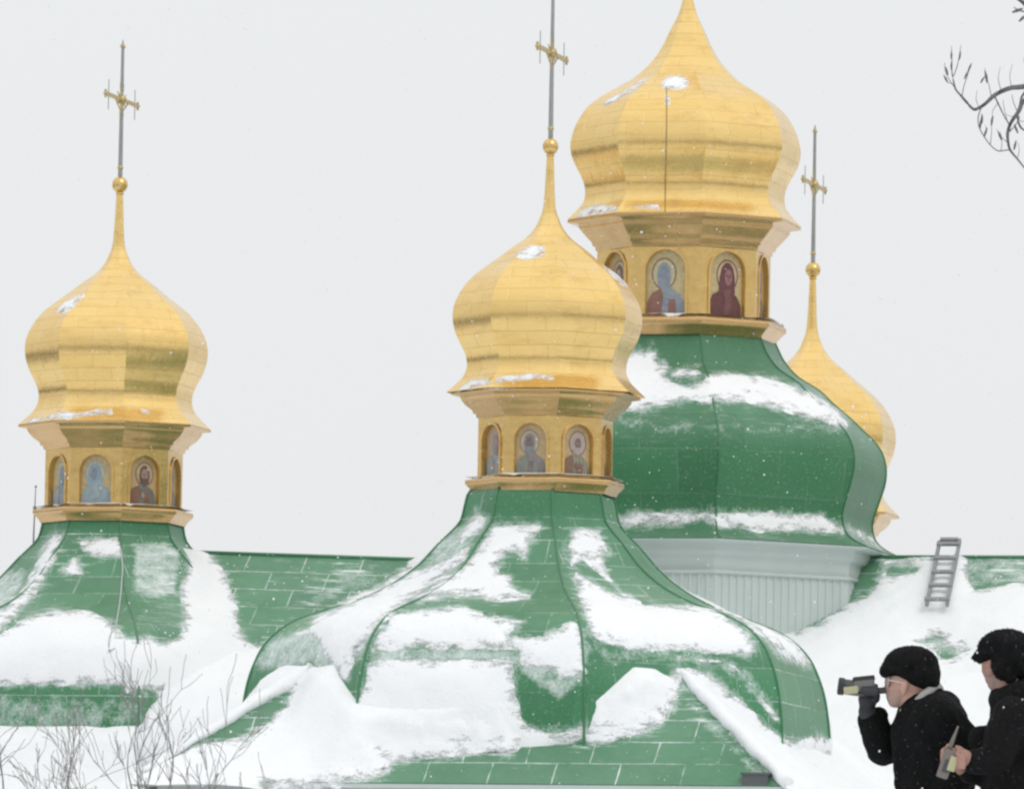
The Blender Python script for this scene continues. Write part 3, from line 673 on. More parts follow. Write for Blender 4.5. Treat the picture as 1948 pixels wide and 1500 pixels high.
def bell_roof(nm, ax, dz, snow, holes, lines, frost, step, seg, seed, rag=1.0, wob=6):
    o = Oct(ax, resample(offset_profile(BELL, dz), step), seg); p = proj(o.V); hid = (o.N*VIEW(o.V)).sum(1) < .02
    if snow is not None:
        sd = sdf_union(p, snow, holes)
        for ln in lines: sd = np.maximum(sd, sdf_line(p, ln, 5.0))
    else: sd = np.full(len(p), -500.)
    att = {'frost': frost_attr(p, frost, ~hid, sd, o.V)}
    r = o.build('bell_roof', M['bell_green'], None, att)
    # rolled ribs along the hips
    for k in range(8):
        mb = MB(); d = oct_dir(A0+k*PI/4); mb.tube([np.array([ax[0],ax[1],0]) + d*(a[0]+.006) + np.array([0,0,a[1]]) for a in o.rz[::2]], .020, 6)
        mpart(mb, 'hip_roll', M['green'], r, smooth=True)
    if snow is None: hid = np.ones(len(p), bool)
    snow_sheet(o.V, o.F, o.N, sd, F/ax[1], .075, wob, seed, .24, hid, 'snow_cover', r)
    return r
bell_roof('front', AX['front'], 0, FR_SNOW, FR_HOLES, FR_LINES, FR_FROST, .05, 64, 21)
bl = bell_roof('left', AX['left'], bell_dz['left'], LF_SNOW, [], [], LF_FROST, .055, 56, 22)
bell_roof('right', AX['right'], bell_dz['right'], [[(1700,1100),(2100,1100),(2100,1500),(1700,1500)]], [], [], [], .14, 20, 23)
bell_roof('rear', AX['rear'], bell_dz['rear'], None, [], [], [], .16, 16, 24)
mb = MB(); pts = drop(AX['left'], [(r, z) for r, z in resample(offset_profile(BELL, bell_dz['left']), .12) if W(245,1222,146)[2] < z < W(245,1030,150)[2]], .27, .03)
mb.tube(pts, .013, 6); mb.ball(pts[-1], .03, 0, 10, 6); mb.tube([pts[-1], pts[-1] + np.array([-.1,-.05,-.03])], .02, 6); mpart(mb, 'lightning_conductor', M['siding'], bl, smooth=True)

mb = MB(); q0, q1 = W(64, 1015, AX['left'][1]), W(68, 925, AX['left'][1]); mb.tube([q0 - Zv_*.4, q0, q1], [.02, .016, .008], 6); mb.ball(q0*.45+q1*.55, .035, 0, 8, 6); mb.ball(q1, .022, 0, 8, 6)
mpart(mb, 'lightning_rod', M['rod'], bl, smooth=True)
DM_SNOW = [
 [(1150,672),(1195,672),(1245,668),(1255,686),(1275,697),(1266,713),(1278,727),(1308,735),(1338,724),(1350,709),(1380,707),(1440,715),(1500,730),(1545,746),(1575,766),(1600,788),(1613,804),(1609,813),(1560,801),(1515,792),(1485,780),(1449,768),(1410,765),(1356,762),(1350,771),(1338,765),(1305,762),(1260,770),(1218,782),(1150,784)],
 [(1272,712),(1290,701),(1325,701),(1336,710),(1310,716),(1285,719)],
 [(1150,990),(1180,984),(1205,974),(1345,972),(1350,976),(1450,971),(1490,972),(1560,980),(1607,1003),(1604,1016),(1550,1013),(1510,1009),(1480,1008),(1440,1010),(1400,1003),(1362,1007),(1352,992),(1330,992),(1300,998),(1260,996),(1215,1004),(1150,1000)],
 [(1612,1004),(1640,1010),(1660,1025),(1690,1040),(1712,1054),(1680,1045),(1640,1024)]]
DM_FROST = [([(1160,775),(1620,805),(1620,840),(1160,830)], .42, 40), ([(1615,800),(1700,860),(1700,1000),(1620,1000)], .16, 20)]
o = Oct(CH + np.array([.04,0,0]), resample([(r*.988, z) for r, z in DOME], .05), 52); p = proj(o.V); hid = (o.N*VIEW(o.V)).sum(1) < .02
gd = o.build('great_dome', M['dome_green'], None, {'frost': frost_attr(p, DM_FROST, ~hid, sdf_union(p, DM_SNOW), o.V)})
for k in range(8):
    mb = MB(); d = oct_dir(A0+k*PI/4); mb.tube([np.array([CH[0]+.04,CH[1],0]) + d*(a[0]+.004) + np.array([0,0,a[1]]) for a in o.rz[::2]], .016, 6)
    mpart(mb, 'hip_roll', M['dome_green'], gd, smooth=True)
snow_sheet(o.V, o.F, o.N, sdf_union(p, DM_SNOW), F/150, .085, 5, 31, .22, hid, 'snow_cover', gd)

# drum below the great dome: ribbed siding under a plain boarded frieze and cornice
rt, zt = DOME[-1]
zc = W(1400, 1062, 147)[2]; Rw = 383/113.3/math.cos(.156)*1.0
drum = Oct(CH, [(rt-.005, zt-.01),(rt-.02, zt-.05),(rt-.22, zt-.07),(rt-.24, zt-.13),(Rw+.12, zt-.17),(Rw+.10, zt-.24),(Rw+.03, zt-.27),(Rw+.02, zt-.50),(Rw+.045, zt-.50),(Rw+.045, zt-.56),(Rw-.03, zt-.57)], 2)
dr = empty('drum', (0,0,0), church)
drum.build('cornice', M['siding'], dr)
V = []; Fc = []; nrib = 18; zb = zt - 5.2
ring = []
for k in range(8):
    a, b = oct_dir(A0+k*PI/4), oct_dir(A0+(k+1)*PI/4); n = oct_dir(A0+(k+.5)*PI/4)
    for i in range(nrib):
        for f, off in ((0.0,-.012),(.12,.012),(.38,.012),(.5,-.012)):
            s = (i+f)/nrib; ring.append((a+(b-a)*s)*Rw + n*off)
nr = len(ring)
for z in (zt-.50, zb):
    for q in ring: V.append(np.array([CH[0], CH[1], z]) + q)
Fc = [(i, nr+i, nr+(i+1)%nr, (i+1)%nr) for i in range(nr)]
part('siding', V, [f for f in Fc], M['siding'], dr, smooth=False)

# ------------------------------------------------------------------ arm roofs and the square roofs round the bells
def plane_grid(fn, S, T, nu, nv):
    """fn(s, t) -> world; rows t go down the slope; returns V, F, N, uv"""
    s = np.linspace(*S, nu); t = np.linspace(*T, nv); V = np.array([fn(a, b) for b in t for a in s])
    Fc = [(j*nu+i, j*nu+i+1, (j+1)*nu+i+1, (j+1)*nu+i) for j in range(nv-1) for i in range(nu-1)]
    Fa = np.array(Fc); n = np.cross(V[Fa[:,2]]-V[Fa[:,0]], V[Fa[:,3]]-V[Fa[:,1]]).sum(0); n /= np.linalg.norm(n)
    if n[2] < 0: n = -n; Fc = [f[::-1] for f in Fc]
    return V, Fc, np.tile(n, (len(V), 1))
Zv = np.array([0,0,1.])
def arm(along, zr0, zr1, slope, run, near_green, near_frost, res, seed, length, lines=()):
    """two slopes of an arm whose ridge runs out from the drum; zr0 at the drum, zr1 at the tower"""
    side = np.array([along[1], -along[0], 0]);
    if side @ fdir < 0: side = -side
    if abs(side @ fdir) < .5: side = rdir.copy()
    root = None
    for sg in (1, -1):
        r = res if sg == 1 else .3
        def fn(q, b):                                          # the slope dies into the bell roof at the arm's end
            a = q*(length - float(np.interp(b, (0, 1, 2, 3, 4, 4.6, 5.2), (.5, .9, 1.7, 2.8, 3.6, 4.6, 5.2))))/length
            return CH + along*a + side*sg*b + Zv*(zr0 + (zr1-zr0)*(a/L) - slope*b)
        V, Fc, Nn = plane_grid(fn, (0, length), (0, run), int(length/r)+2, int(run/r*1.2)+2)
        uv = np.stack([(V-CH)@along, (np.abs((V-CH)@side))*math.hypot(1, slope)], 1)
        p = proj(V); vis = (Nn*VIEW(V)).sum(1) > 0
        sd = (-sdf_union(p, near_green) if near_green else np.full(len(p), 60.)) if sg == 1 else np.full(len(p), 60.)
        at = {'frost': frost_attr(p, near_frost if sg == 1 else [], vis, sd, V)}
        ob = part('roof_slope', V, Fc, M['green'], root, uv=uv, attrs=at) if root else part('arm_roof', V, Fc, M['green'], None, uv=uv, attrs=at)
        if root is None: root = ob
        snow_sheet(V, Fc, Nn, sd, F/150, .09, 6, seed+(sg<0), .26, None if sg == 1 else np.ones(len(p), bool), 'snow_cover', root, bulge=.15)
    mb = MB(); mb.tube([CH + Zv*(zr0+.01), CH + along*length + Zv*(zr0+(zr1-zr0)*length/L+.01)], .035, 8); mpart(mb, 'ridge_roll', M['green'], root, smooth=True)
    return root
LA_GREEN = [[(395,1040),(780,1060),(772,1082),(760,1092),(700,1122),(640,1150),(600,1167),(625,1192),(600,1200),(560,1203),(535,1205),(510,1220),(490,1231),(465,1216),(453,1187),(447,1143),(427,1093),(405,1062)]]
LA_FROST = [([(640,1065),(790,1075),(760,1100),(600,1170),(560,1150)], .62, 60), ([(440,1180),(640,1150),(640,1210),(440,1220)], .25, 40), ([(405,1060),(780,1075),(600,1200),(450,1200)], .22, 20)]
RA_GREEN = [[(1685,1040),(1795,1038),(1795,1056),(1740,1060),(1685,1064)], [(1680,1066),(1676,1087),(1655,1127),(1612,1149),(1590,1165),(1548,1194),(1500,1200),(1500,1120),(1600,1050)], [(1688,1072),(1747,1078),(1742,1090),(1690,1099)], [(1842,1030),(1960,1030),(1960,1108),(1900,1115),(1852,1123),(1845,1100),(1842,1075)], [(1752,1218),(1775,1213),(1795,1216),(1790,1221),(1765,1223)], [(1778,1240),(1800,1232),(1835,1236),(1822,1252),(1800,1256)]]
RA_FROST = [([(1840,1050),(1960,1050),(1960,1112),(1845,1122)], .62, 20), ([(1730,1200),(1850,1225),(1840,1260),(1740,1230)], .7, 20)]
zL = lambda x, y, d: W(x, y, d)[2]
zl0, zl1 = zL(1298, 1081, 150), zL(215, 1046, AX['left'][1])
la = arm(-rdir, zl0, zl1, .72, 6.3, LA_GREEN, LA_FROST, .065, 41, L)
zr = zL(1800, 1061, 149)
arm(rdir, zr, zr, .68, 6.3, RA_GREEN, RA_FROST, .075, 43, L+2.5)
arm(fdir, zr-1.1, zr-1.1, .72, 4.6, [], [], .12, 45, L)
arm(-fdir, zr, zr, .72, 4.6, [], [], .3, 47, L)

FB_GREEN = [[(1300,1296),(1289,1340),(1275,1362),(1250,1382),(1200,1397),(1150,1410),(1100,1412),(1043,1399),(1020,1407),(993,1420),(960,1433),(933,1428),(883,1433),(833,1440),(787,1443),(735,1446),(731,1453),(744,1463),(733,1474),(712,1482),(640,1487),(500,1492),(500,1540),(1500,1540),(1500,1490),(1462,1466),(1420,1425),(1365,1368),(1330,1325)],
            [(550,1308),(542,1342),(518,1370),(478,1390),(432,1414),(395,1414),(335,1430),(400,1384),(470,1342)]]
FB_FROST = [([(1290,1320),(1340,1340),(1420,1430),(1470,1480),(1430,1480),(1380,1420),(1330,1380)], .62, 30)]
AB = 5.1; SB = .82
def base_roof(nm, ax, ze, green, frost, res, seed, front_snow=True):
    root = None; UT = 2.4
    for q, (n, t) in enumerate(((fdir, rdir), (rdir, -fdir), (-fdir, -rdir), (-rdir, fdir))):
        r = res if q in (0, 1, 3) and res < .2 else .35
        fn = lambda s, b: np.array([ax[0], ax[1], 0]) + n*b + t*s*b + Zv*(ze + SB*(AB-b))
        V, Fc, Nn = plane_grid(fn, (-1, 1), (UT, AB), int(2*AB/r), int((AB-UT)/r*1.5)+2)
        c = V - ax; uv = np.stack([c@t, (AB-(c@n))*math.hypot(1, SB)], 1); p = proj(V)
        sd = -sdf_union(p, green) if (q == 0 and green) else np.full(len(p), 60.)
        at = {'frost': frost_attr(p, frost if q == 0 else [], np.ones(len(p), bool), sd, V)}
        ob = part('base_slope' if root else 'base_roof', V, Fc, M['green'], root, uv=uv, attrs=at)
        if root is None: root = ob
        od = np.max(np.stack([c @ oct_dir(A0+(k+.5)*PI/4) for k in range(8)]), 0) - 4.30
        dr_ = .34*np.clip(1-od/.85, 0, 1)**1.6*np.clip(((c@n)-np.abs(c@t))/.9, 0, 1)
        fn2 = lambda s, b: np.array([ax[0], ax[1], 0]) + n*b + t*s*b + Zv*(ze + SB*(AB-b) - .25*max(0, b-AB))
        V, Fc, Nn = plane_grid(fn2, (-1, 1), (UT, AB+.13), int(2*AB/r), int((AB-UT)/r*1.5)+3)
        c = V - ax; p = proj(V); sd = -sdf_union(p, green) if (q == 0 and green) else np.full(len(p), 60.)
        od = np.max(np.stack([c @ oct_dir(A0+(k+.5)*PI/4) for k in range(8)]), 0) - 4.30
        dr_ = .34*np.clip(1-od/.85, 0, 1)**1.6*np.clip(((c@n)-np.abs(c@t))/.9, 0, 1)
        snow_sheet(V, Fc, Nn, sd, F/ax[1]*1.0, .13 if q == 3 else .10, 8, seed+q, .26, None, 'snow_cover', root, bulge=.14 if q == 1 else .08, drift=dr_*(0 if q == 1 else 1), edge=np.maximum((c@n)-np.abs(c@t), 0))
    for q in range(2):
        mb = MB(); d = (fdir+rdir, rdir-fdir)[q]
        if nm == 'front' and q == 0: continue                   # this hip is buried in snow
        mb.tube([np.array([ax[0],ax[1],0]) + d*b + Zv*(ze+SB*(AB-b)+.015) for b in (UT, AB)], .022, 6)
        mpart(mb, 'hip_roll', M['green'], root, smooth=True)
    # eaves board and gutter edge
    for q, (n, t) in enumerate(((fdir, rdir), (rdir, -fdir), (-fdir, -rdir), (-rdir, fdir))):
        mb = MB(); mb.box(np.array([ax[0],ax[1],0]) + n*(AB-.03) + Zv*(ze-.045), 2*AB-.12, .05, .07, [t, n, Zv])
        mpart(mb, 'eaves_board', M['siding'], root)
    return root
ze_f = W(900, 1489, AX['front'][1]-AB)[2]
fb = base_roof('front', AX['front'], ze_f, FB_GREEN, FB_FROST, .07, 51)
base_roof('left', AX['left'], ze_f + bell_dz['left'] - .3, [], [], .09, 55)
base_roof('right', AX['right'], ze_f + bell_dz['right'], [], [], .15, 59)
base_roof('rear', AX['rear'], ze_f + bell_dz['rear'], [], [], .4, 63)
# snow standing along the left hip of the front roof
d = fdir - rdir; pts = [AX['front'] + d*b + Zv*(ze_f+SB*(AB-b)+.05+.015*math.sin(b*9)) for b in np.linspace(2.9, 5.0, 26)]
mb = MB(); mb.tube(pts, [.02+.115*math.sin(PI*min(1, (i+.4)/9))**.7 if i < 5 else .13-.0035*i+.012*math.sin(i*1.7) for i in range(26)], 12); o_ = mpart(mb, 'snow_cover', M['snow'], fb, smooth=True)
d = fdir + rdir; pts = [AX['front'] + d*b + rdir*.05 + Zv*(ze_f+SB*(AB-b)+.035+.015*math.sin(b*11)) for b in np.linspace(2.85, 5.08, 30)]
mb = MB(); mb.tube(pts, [.035+.012*i if i < 6 else .105+.014*math.sin(i*1.9)+.008*math.sin(i*.7) for i in range(30)], 12); mpart(mb, 'snow_cover', M['snow'], fb, smooth=True)
# drift filling the valley between the left arm and the roof round the left bell
bm = bmesh.new(); bmesh.ops.create_icosphere(bm, subdivisions=5, radius=1)
q = np.array([v.co[:] for v in bm.verts]); fc = [tuple(v.index for v in f.verts) for f in bm.faces]; bm.free()
q = q*(1 + .25*(fnoise(q, .6, 88)-.5)[:,None]); cd = CH - rdir*(L-3.25) + fdir*3.95 + Zv*(zl0+(zl1-zl0)*.66 - .72*3.95 - .12)
part('snow_drift', cd + q[:,:1]*1.45*rdir + q[:,1:2]*1.75*(fdir*.81-Zv*.58) + q[:,2:]*.55*(Zv*.81+fdir*.58), fc, M['snow'], la)
# rainwater hopper at the front right corner
hp = W(1440, 1487, AX['front'][1]-AB-.8); mb = MB()
hx = [rdir, fdir, Zv]
mb.box(hp, .40, .3, .22, hx); mb.box(hp+Zv*.125, .44, .34, .035, hx); mb.box(hp-Zv*.17, .3, .22, .14, hx); mb.tube([hp-Zv*.2, hp-Zv*.9, hp-Zv*1.0-fdir*.5, hp-Zv*5.2-fdir*.5], .07, 10)
mpart(mb, 'rainwater_hopper', M['hopper'])

# walls with pilasters and arched windows under the eaves
mb = MB(); zg = GZ - .2
AW = 4.75
for nme in ('front', 'left', 'right', 'rear'):
    ax = AX[nme]; ze = ze_f + bell_dz[nme] + .0
    c = np.array([ax[0], ax[1], 0])
    mb.box(c + Zv*(zg+ze-.02)/2, 2*AW, 2*AW, ze-.02-zg, [rdir, fdir, Zv])
    for n, t in ((fdir, rdir), (rdir, -fdir), (-fdir, -rdir), (-rdir, fdir)):
        mb.box(c + n*(AW+.09) + Zv*(ze-.17), 2*AW+.36, .18, .22, [t, n, Zv])
        for s in (-4.3, -1.7, 1.7, 4.3): mb.box(c + n*(AW+.05) + t*s + Zv*(zg+ze-.30)/2, .5, .1, ze-.30-zg, [t, n, Zv])
mb.box(CH + Zv*(zg+4.2)/2, 2*L, 2*4.2, 4.2, [rdir, fdir, Zv]); mb.box(CH + Zv*(zg+4.2)/2, 2*4.15, 2*L, 4.15, [rdir, fdir, Zv])
walls = mpart(mb, 'wall', M['plaster'])
for nme in ('front', 'left', 'right'):
    c = np.array([AX[nme][0], AX[nme][1], 0])
    for s in (-3.0, 0, 3.0):
        wb = MB(); q = c + fdir*(AW+.012) + rdir*s + Zv*(GZ+2.2)
        arch = [(-.45,-.9),(.45,-.9)] + [(.45*math.cos(a), .55+.45*math.sin(a)) for a in np.linspace(0, PI, 12)]
        n = len(arch); f0 = [q + rdir*x*1.2 + Zv*z*1.1 for x, z in arch]; f1 = [v + fdir*.05 for v in f0]; g = [q + rdir*x + Zv*z + fdir*.02 for x, z in arch]; g1 = [v + fdir*.035 for v in g]
        wb.add(f0+f1, [(i,(i+1)%n,n+(i+1)%n,n+i) for i in range(n)], 0); wb.add(f1+g1, [(i,(i+1)%n,n+(i+1)%n,n+i) for i in range(n)], 0); wb.add(g, [tuple(range(n))], 1)
        mpart(wb, 'window', [M['plaster'], M['glass']], walls)

# ------------------------------------------------------------------ ladder on the right arm's roof
slope_dir = fdir - Zv*.68; slope_dir = slope_dir/np.linalg.norm(slope_dir)
nrm = np.cross(rdir, slope_dir); nrm = nrm if nrm[2] > 0 else -nrm
slope_dir = slope_dir + nrm*.075 + rdir*.085; slope_dir /= np.linalg.norm(slope_dir); nrm = np.cross(rdir, slope_dir); nrm = nrm if nrm[2] > 0 else -nrm
pr = W(1806, 1048, 149)                              # where the ladder crosses the ridge
kx = (pr - CH) @ rdir; top0 = CH + rdir*kx + Zv*zr + nrm*.11
ladder = empty('ladder', tuple(top0)); tag(ladder, 'grey roof ladder half buried in snow over the ridge right of the great dome', 'ladder')
for s in (-1, 1):
    mb = MB(); a = rdir*s*.17
    hi = .44 if s > 0 else .36; lo = 1.98
    mb.box(a + slope_dir*(lo-hi)/2, .05, lo+hi, .08, [rdir, slope_dir, nrm]); mb.build('rail', M['wood'], ladder)
for i, (u, w) in enumerate(((-.36,.30),(-.19,.39),(.34,.38),(.86,.38),(1.36,.38),(1.88,.42))):
    mb = MB(); mb.box(slope_dir*u + nrm*.055, w, .085, .045, [rdir, slope_dir, nrm]); mb.build('rung', M['wood'], ladder)

# ------------------------------------------------------------------ people
def blob(name, items, voxel, mats, parent, origin, smooth_it=4, disp=0.0, dscale=.08, ds=0, chin=None):
    """grow one continuous skin over a set of tapered limbs and rounded masses"""
    bm = bmesh.new()
    def sph(c, r, rot=None, sub=2):
        m = Matrix.Translation(Vector(c - origin))
        if rot is not None: m = m @ rot.to_4x4()
        m = m @ Matrix.Diagonal((*((r, r, r) if np.isscalar(r) else r), 1))
        bmesh.ops.create_icosphere(bm, subdivisions=sub, radius=1, matrix=m)
    for it in items:
        if it[0] == 'cap':
            pts, rs = it[1], it[2]
            for a, b, ra, rb in zip(pts[:-1], pts[1:], rs[:-1], rs[1:]):
                a, b = np.asarray(a), np.asarray(b); n = max(2, int(np.linalg.norm(b-a)/(min(ra, rb)*.4))+1)
                for k in range(n+1): sph(a+(b-a)*k/n, ra+(rb-ra)*k/n, None, 2)
        else: sph(np.asarray(it[1]), it[2], it[3] if len(it) > 3 else None, 3)
    me = bpy.data.meshes.new(name); bm.to_mesh(me); bm.free()
    tmp = bpy.data.objects.new('tmp', me); COL.objects.link(tmp)
    md = tmp.modifiers.new('r', 'REMESH'); md.mode = 'VOXEL'; md.voxel_size = voxel; md.use_smooth_shade = True
    if smooth_it: sm = tmp.modifiers.new('s', 'SMOOTH'); sm.factor = .5; sm.iterations = smooth_it
    dg = bpy.context.evaluated_depsgraph_get(); me2 = bpy.data.meshes.new_from_object(tmp.evaluated_get(dg)); me2.name = name
    bpy.data.objects.remove(tmp); bpy.data.meshes.remove(me)
    n = len(me2.vertices); co = np.empty(n*3); me2.vertices.foreach_get('co', co); co = co.reshape(-1,3)
    if disp:
        no = np.empty(n*3); me2.vertices.foreach_get('normal', no); no = no.reshape(-1,3)
        q = co*np.array([1,1,.55]); co = co + no*((fnoise(q, dscale, 70+ds, 3)-.5)*2*disp)[:,None]
        me2.vertices.foreach_set('co', co.ravel())
    if name == 'body' and chin is not None:                     # shaven grey jaw and upper lip
        dd = np.sqrt((((co + np.asarray(origin)) - chin)**2*np.array([1, .6, 1.3])).sum(1)); at = me2.attributes.new('stubble', 'FLOAT', 'POINT')
        at.data.foreach_set('value', np.clip((.062-dd)/.02, 0, 1).astype(np.float32))
    me2.materials.clear()
    for m in (mats if isinstance(mats, (list, tuple)) else [mats]): me2.materials.append(m)
    me2.polygons.foreach_set('use_smooth', [True]*len(me2.polygons)); me2.update()
    return link(bpy.data.objects.new(name, me2), parent)
def furry(o, count, length, seed):
    """add short locks of fur to a cap"""
    me = o.data; rg = np.random.default_rng(seed); bm = bmesh.new(); bm.from_mesh(me); bm.verts.ensure_lookup_table(); vs = list(bm.verts); n = len(vs)
    for i in rg.integers(0, n, count):
        v = vs[i]; nn = np.array(v.normal); d = nn*.7 + rg.normal(0, .45, 3) + np.array([0,0,-.15]); d /= np.linalg.norm(d); s = np.cross(d, rg.normal(0,1,3)); s = s/np.linalg.norm(s)*.0035
        c = np.array(v.co) - nn*.004; a = bm.verts.new(c-s); b = bm.verts.new(c+s); t = bm.verts.new(c+d*length*rg.uniform(.6, 1.3))
        bm.faces.new((a, b, t))
    bm.to_mesh(me); bm.free(); me.update()
def rotY(deg): return Matrix.Rotation(math.radians(deg), 3, 'Y')

# the man filming
D1 = 35.4
def A(x, y, d=0.0): return W(x, y, D1 + d)
feet1 = A(1775, 2125, 0); feet1[2] = float(gz(0, D1)) - .01
p1 = empty('person', tuple(feet1)); tag(p1, 'person in black coat, fur hat and glasses holding a camcorder to the eye', 'person')
O1 = feet1
neck = A(1748, 1342, .0)
hipz = feet1[2] + .93
hips = np.array([A(1785,1500)[0], D1+.02, hipz]); 
fl = np.array([feet1[0]+.03, D1-.10, feet1[2]+.09]); frt = np.array([feet1[0]-.05, D1+.12, feet1[2]+.09])
kl = np.array([hips[0]-.02, D1-.11, feet1[2]+.5]); kr = np.array([hips[0]-.06, D1+.12, feet1[2]+.5])
head1 = [
 ('ell', A(1733,1283), (.092,.076,.105)), ('ell', A(1712,1297), (.062,.064,.080)),          # skull and face mass
 ('ell', A(1709,1321), (.050,.052,.050)), ('ell', A(1702,1335), (.026,.032,.022)),          # jaw and chin
 ('cap', [A(1694,1294), A(1687.5,1307), A(1690,1311)], [.009,.0125,.010]),                  # nose
 ('ell', A(1694,1289), (.018,.05,.012)), ('ell', A(1701,1306,-.035), (.026,.026,.022)),     # brow, cheek
 ('ell', A(1693.5,1321), (.012,.022,.007)), ('ell', A(1694.5,1326), (.012,.02,.008)),       # lips
 ('ell', A(1719,1308,-.076), (.016,.010,.031)), ('ell', A(1722,1304,-.080), (.011,.009,.018)),  # ear
 ('cap', [A(1728,1318), A(1748,1350), A(1758,1385)], [.060,.060,.075])]
def hand(wrist, palm, fingers, thumb, rp=.036, rf=.0085):
    """palm with four bent fingers and a thumb; fingers are lists of joints"""
    it = [('cap', [wrist, palm], [.027, rp])]
    for f in fingers: it.append(('cap', [palm*.35+np.asarray(f[0])*.65] + list(f), [rf*1.25] + [rf*(1.1-.08*i) for i in range(len(f))]))
    it.append(('cap', [wrist*.5+palm*.5] + list(thumb), [rf*1.5] + [rf*1.25]*len(thumb)))
    return it
wr = A(1649,1352,.06); pal = A(1651,1328,.055)
fing_r = [[A(1640+i*8.5,1318-i*.5,.035), A(1640.5+i*8.5,1306-i*.8,-.012), A(1642+i*8.3,1312,-.046), A(1644+i*8,1320,-.050)] for i in range(4)]
thumb_r = [A(1668,1330,.03), A(1669,1322,-.005), A(1664,1318,-.03)]
hand_r = hand(wr, pal, fing_r, thumb_r)
el = A(1685,1424,.14); sh = A(1752,1372,.15)
el2 = A(1846,1440,-.10); sh2 = A(1792,1366,-.17); wr2 = A(1800,1500,-.16)
hand_l = hand(wr2, wr2+np.array([-.05,-.02,-.05]), [[wr2+np.array([-.07+.002*i,-.04+.022*i,-.10]), wr2+np.array([-.08,-.04+.022*i,-.135]), wr2+np.array([-.07,-.04+.02*i,-.16])] for i in range(4)], [wr2+np.array([-.085,-.02,-.06]), wr2+np.array([-.10,-.03,-.09])])
body1 = head1 + [
 ('cap', [A(1762,1385), A(1775,1440), hips], [.09,.11,.105]), ('cap', [sh, neck*.3+A(1762,1385)*.7, sh2], [.05,.07,.05]),
 ('cap', [sh, el, wr], [.05,.042,.027]), ('cap', [sh2, el2, wr2], [.05,.042,.027]),
 ('cap', [hips+np.array([0,-.08,-.04]), kl, fl], [.085,.055,.040]), ('cap', [hips+np.array([0,.08,-.04]), kr, frt], [.085,.055,.040]),
 ('cap', [fl, fl+np.array([-.16,0,-.05])], [.04,.032]), ('cap', [frt, frt+np.array([-.16,.02,-.05])], [.04,.032])] + hand_l + hand_r
blob('body', body1, .0062, M['skin'], p1, O1, 3, chin=A(1699,1334))
coat1 = [
 ('cap', [A(1758,1366), A(1770,1400), A(1776,1460), np.array([hips[0], hips[1], hips[2]]), hips+np.array([.01,0,-.30])], [.105,.150,.165,.175,.19]),
 ('ell', A(1762,1400,.0), (.13,.19,.16)), ('ell', A(1784,1392,-.02), (.115,.19,.15), rotY(25)),
 ('cap', [A(1764,1362), A(1782,1334), A(1798,1352)], [.07,.065,.07]), ('cap', [A(1768,1372,-.12), A(1790,1362,-.10), A(1785,1350,.02), A(1770,1360,.12)], [.085,.085,.09,.085]),
 ('cap', [A(1752,1352), A(1772,1327)], [.052,.046]),                                         # collar
 ('cap', [sh2, A(1808,1376,-.14), A(1834,1414,-.11), el2], [.082,.080,.076,.072]), ('cap', [el2, A(1820,1478,-.16), wr2], [.078,.066,.055]),
 ('cap', [sh, A(1712,1408,.15), el], [.085,.075,.068]), ('cap', [el, A(1672,1398,.10), A(1660,1372,.07)], [.068,.062,.056]),
 ('cap', [A(1648,1366,.065), A(1672,1360,.065)], [.036,.036])]
blob('coat', coat1, .010, M['coat'], p1, O1, 4, .034, .13, 1)
blob('trousers', [('cap', [hips+np.array([0,-.08,-.08]), kl, fl+np.array([0,0,.02])], [.11,.085,.075]), ('cap', [hips+np.array([0,.08,-.08]), kr, frt+np.array([0,0,.02])], [.11,.085,.075])], .012, M['coat2'], p1, O1, 3, .006)
for f in (fl, frt): blob('boot', [('cap', [f+np.array([0,0,.06]), f+np.array([0,0,-.03]), f+np.array([-.17,0,-.05])], [.06,.055,.043])], .010, M['black'], p1, O1, 3)
gl = [('cap', [A(1651,1358,.062), wr], [.038,.036])] + hand(wr, pal, [[q for q in f] for f in fing_r], thumb_r, .041, .0105)
blob('glove', gl, .0055, M['glove'], p1, O1, 2)
blob('scarf', [('cap', [A(1718,1352,-.03), A(1728,1350,-.060), A(1742,1338,-.086), A(1756,1325,-.086), A(1768,1313,-.06), A(1776,1307,-.02)], [.016,.018,.020,.020,.019,.018]), ('cap', [A(1776,1307,-.02), A(1784,1306,0), A(1788,1310,.02)], [.018,.020,.018])], .006, M['scarf'], p1, O1, 2, .004, .03)
hat1 = blob('fur_hat', [('ell', A(1733,1264), (.112,.105,.078)), ('ell', A(1742,1278), (.100,.100,.080), rotY(10)), ('ell', A(1760,1292), (.060,.085,.046), rotY(25)), ('ell', A(1702,1271), (.062,.085,.042), rotY(-15)), ('ell', A(1688,1279), (.030,.06,.020))], .008, M['fur'], p1, O1, 3, .006, .09, 3)
furry(hat1, 6000, .007, 5)
mb = MB()                                                           # spectacles
for dd in (-.043, .030):
    c = A(1690.5,1297, dd); mb.tube([c + np.array([.002*math.cos(a), .027*math.cos(a), .021*math.sin(a)]) for a in np.linspace(0, 2*PI, 17)], .0028, 6, 0, False)
    mb.add([c + np.array([0, .026*math.cos(a), .020*math.sin(a)]) for a in np.linspace(0, 2*PI, 16, endpoint=False)], [tuple(range(16))], 1)
mb.tube([A(1690.5,1294,-.016), A(1690.5,1293.5,.004)], .0026, 6); mb.tube([A(1690.5,1293,-.071), A(1704,1295,-.074), A(1720,1299,-.083)], .003, 6)
mb.build('glasses', [simple('polished_wire', (.46,.46,.45), .3, .5), simple('spectacle_lens', (.55,.57,.56), .1)], p1, True, 40, None)
bpy.data.objects['glasses'].data.transform(Matrix.Translation(-Vector(O1)))

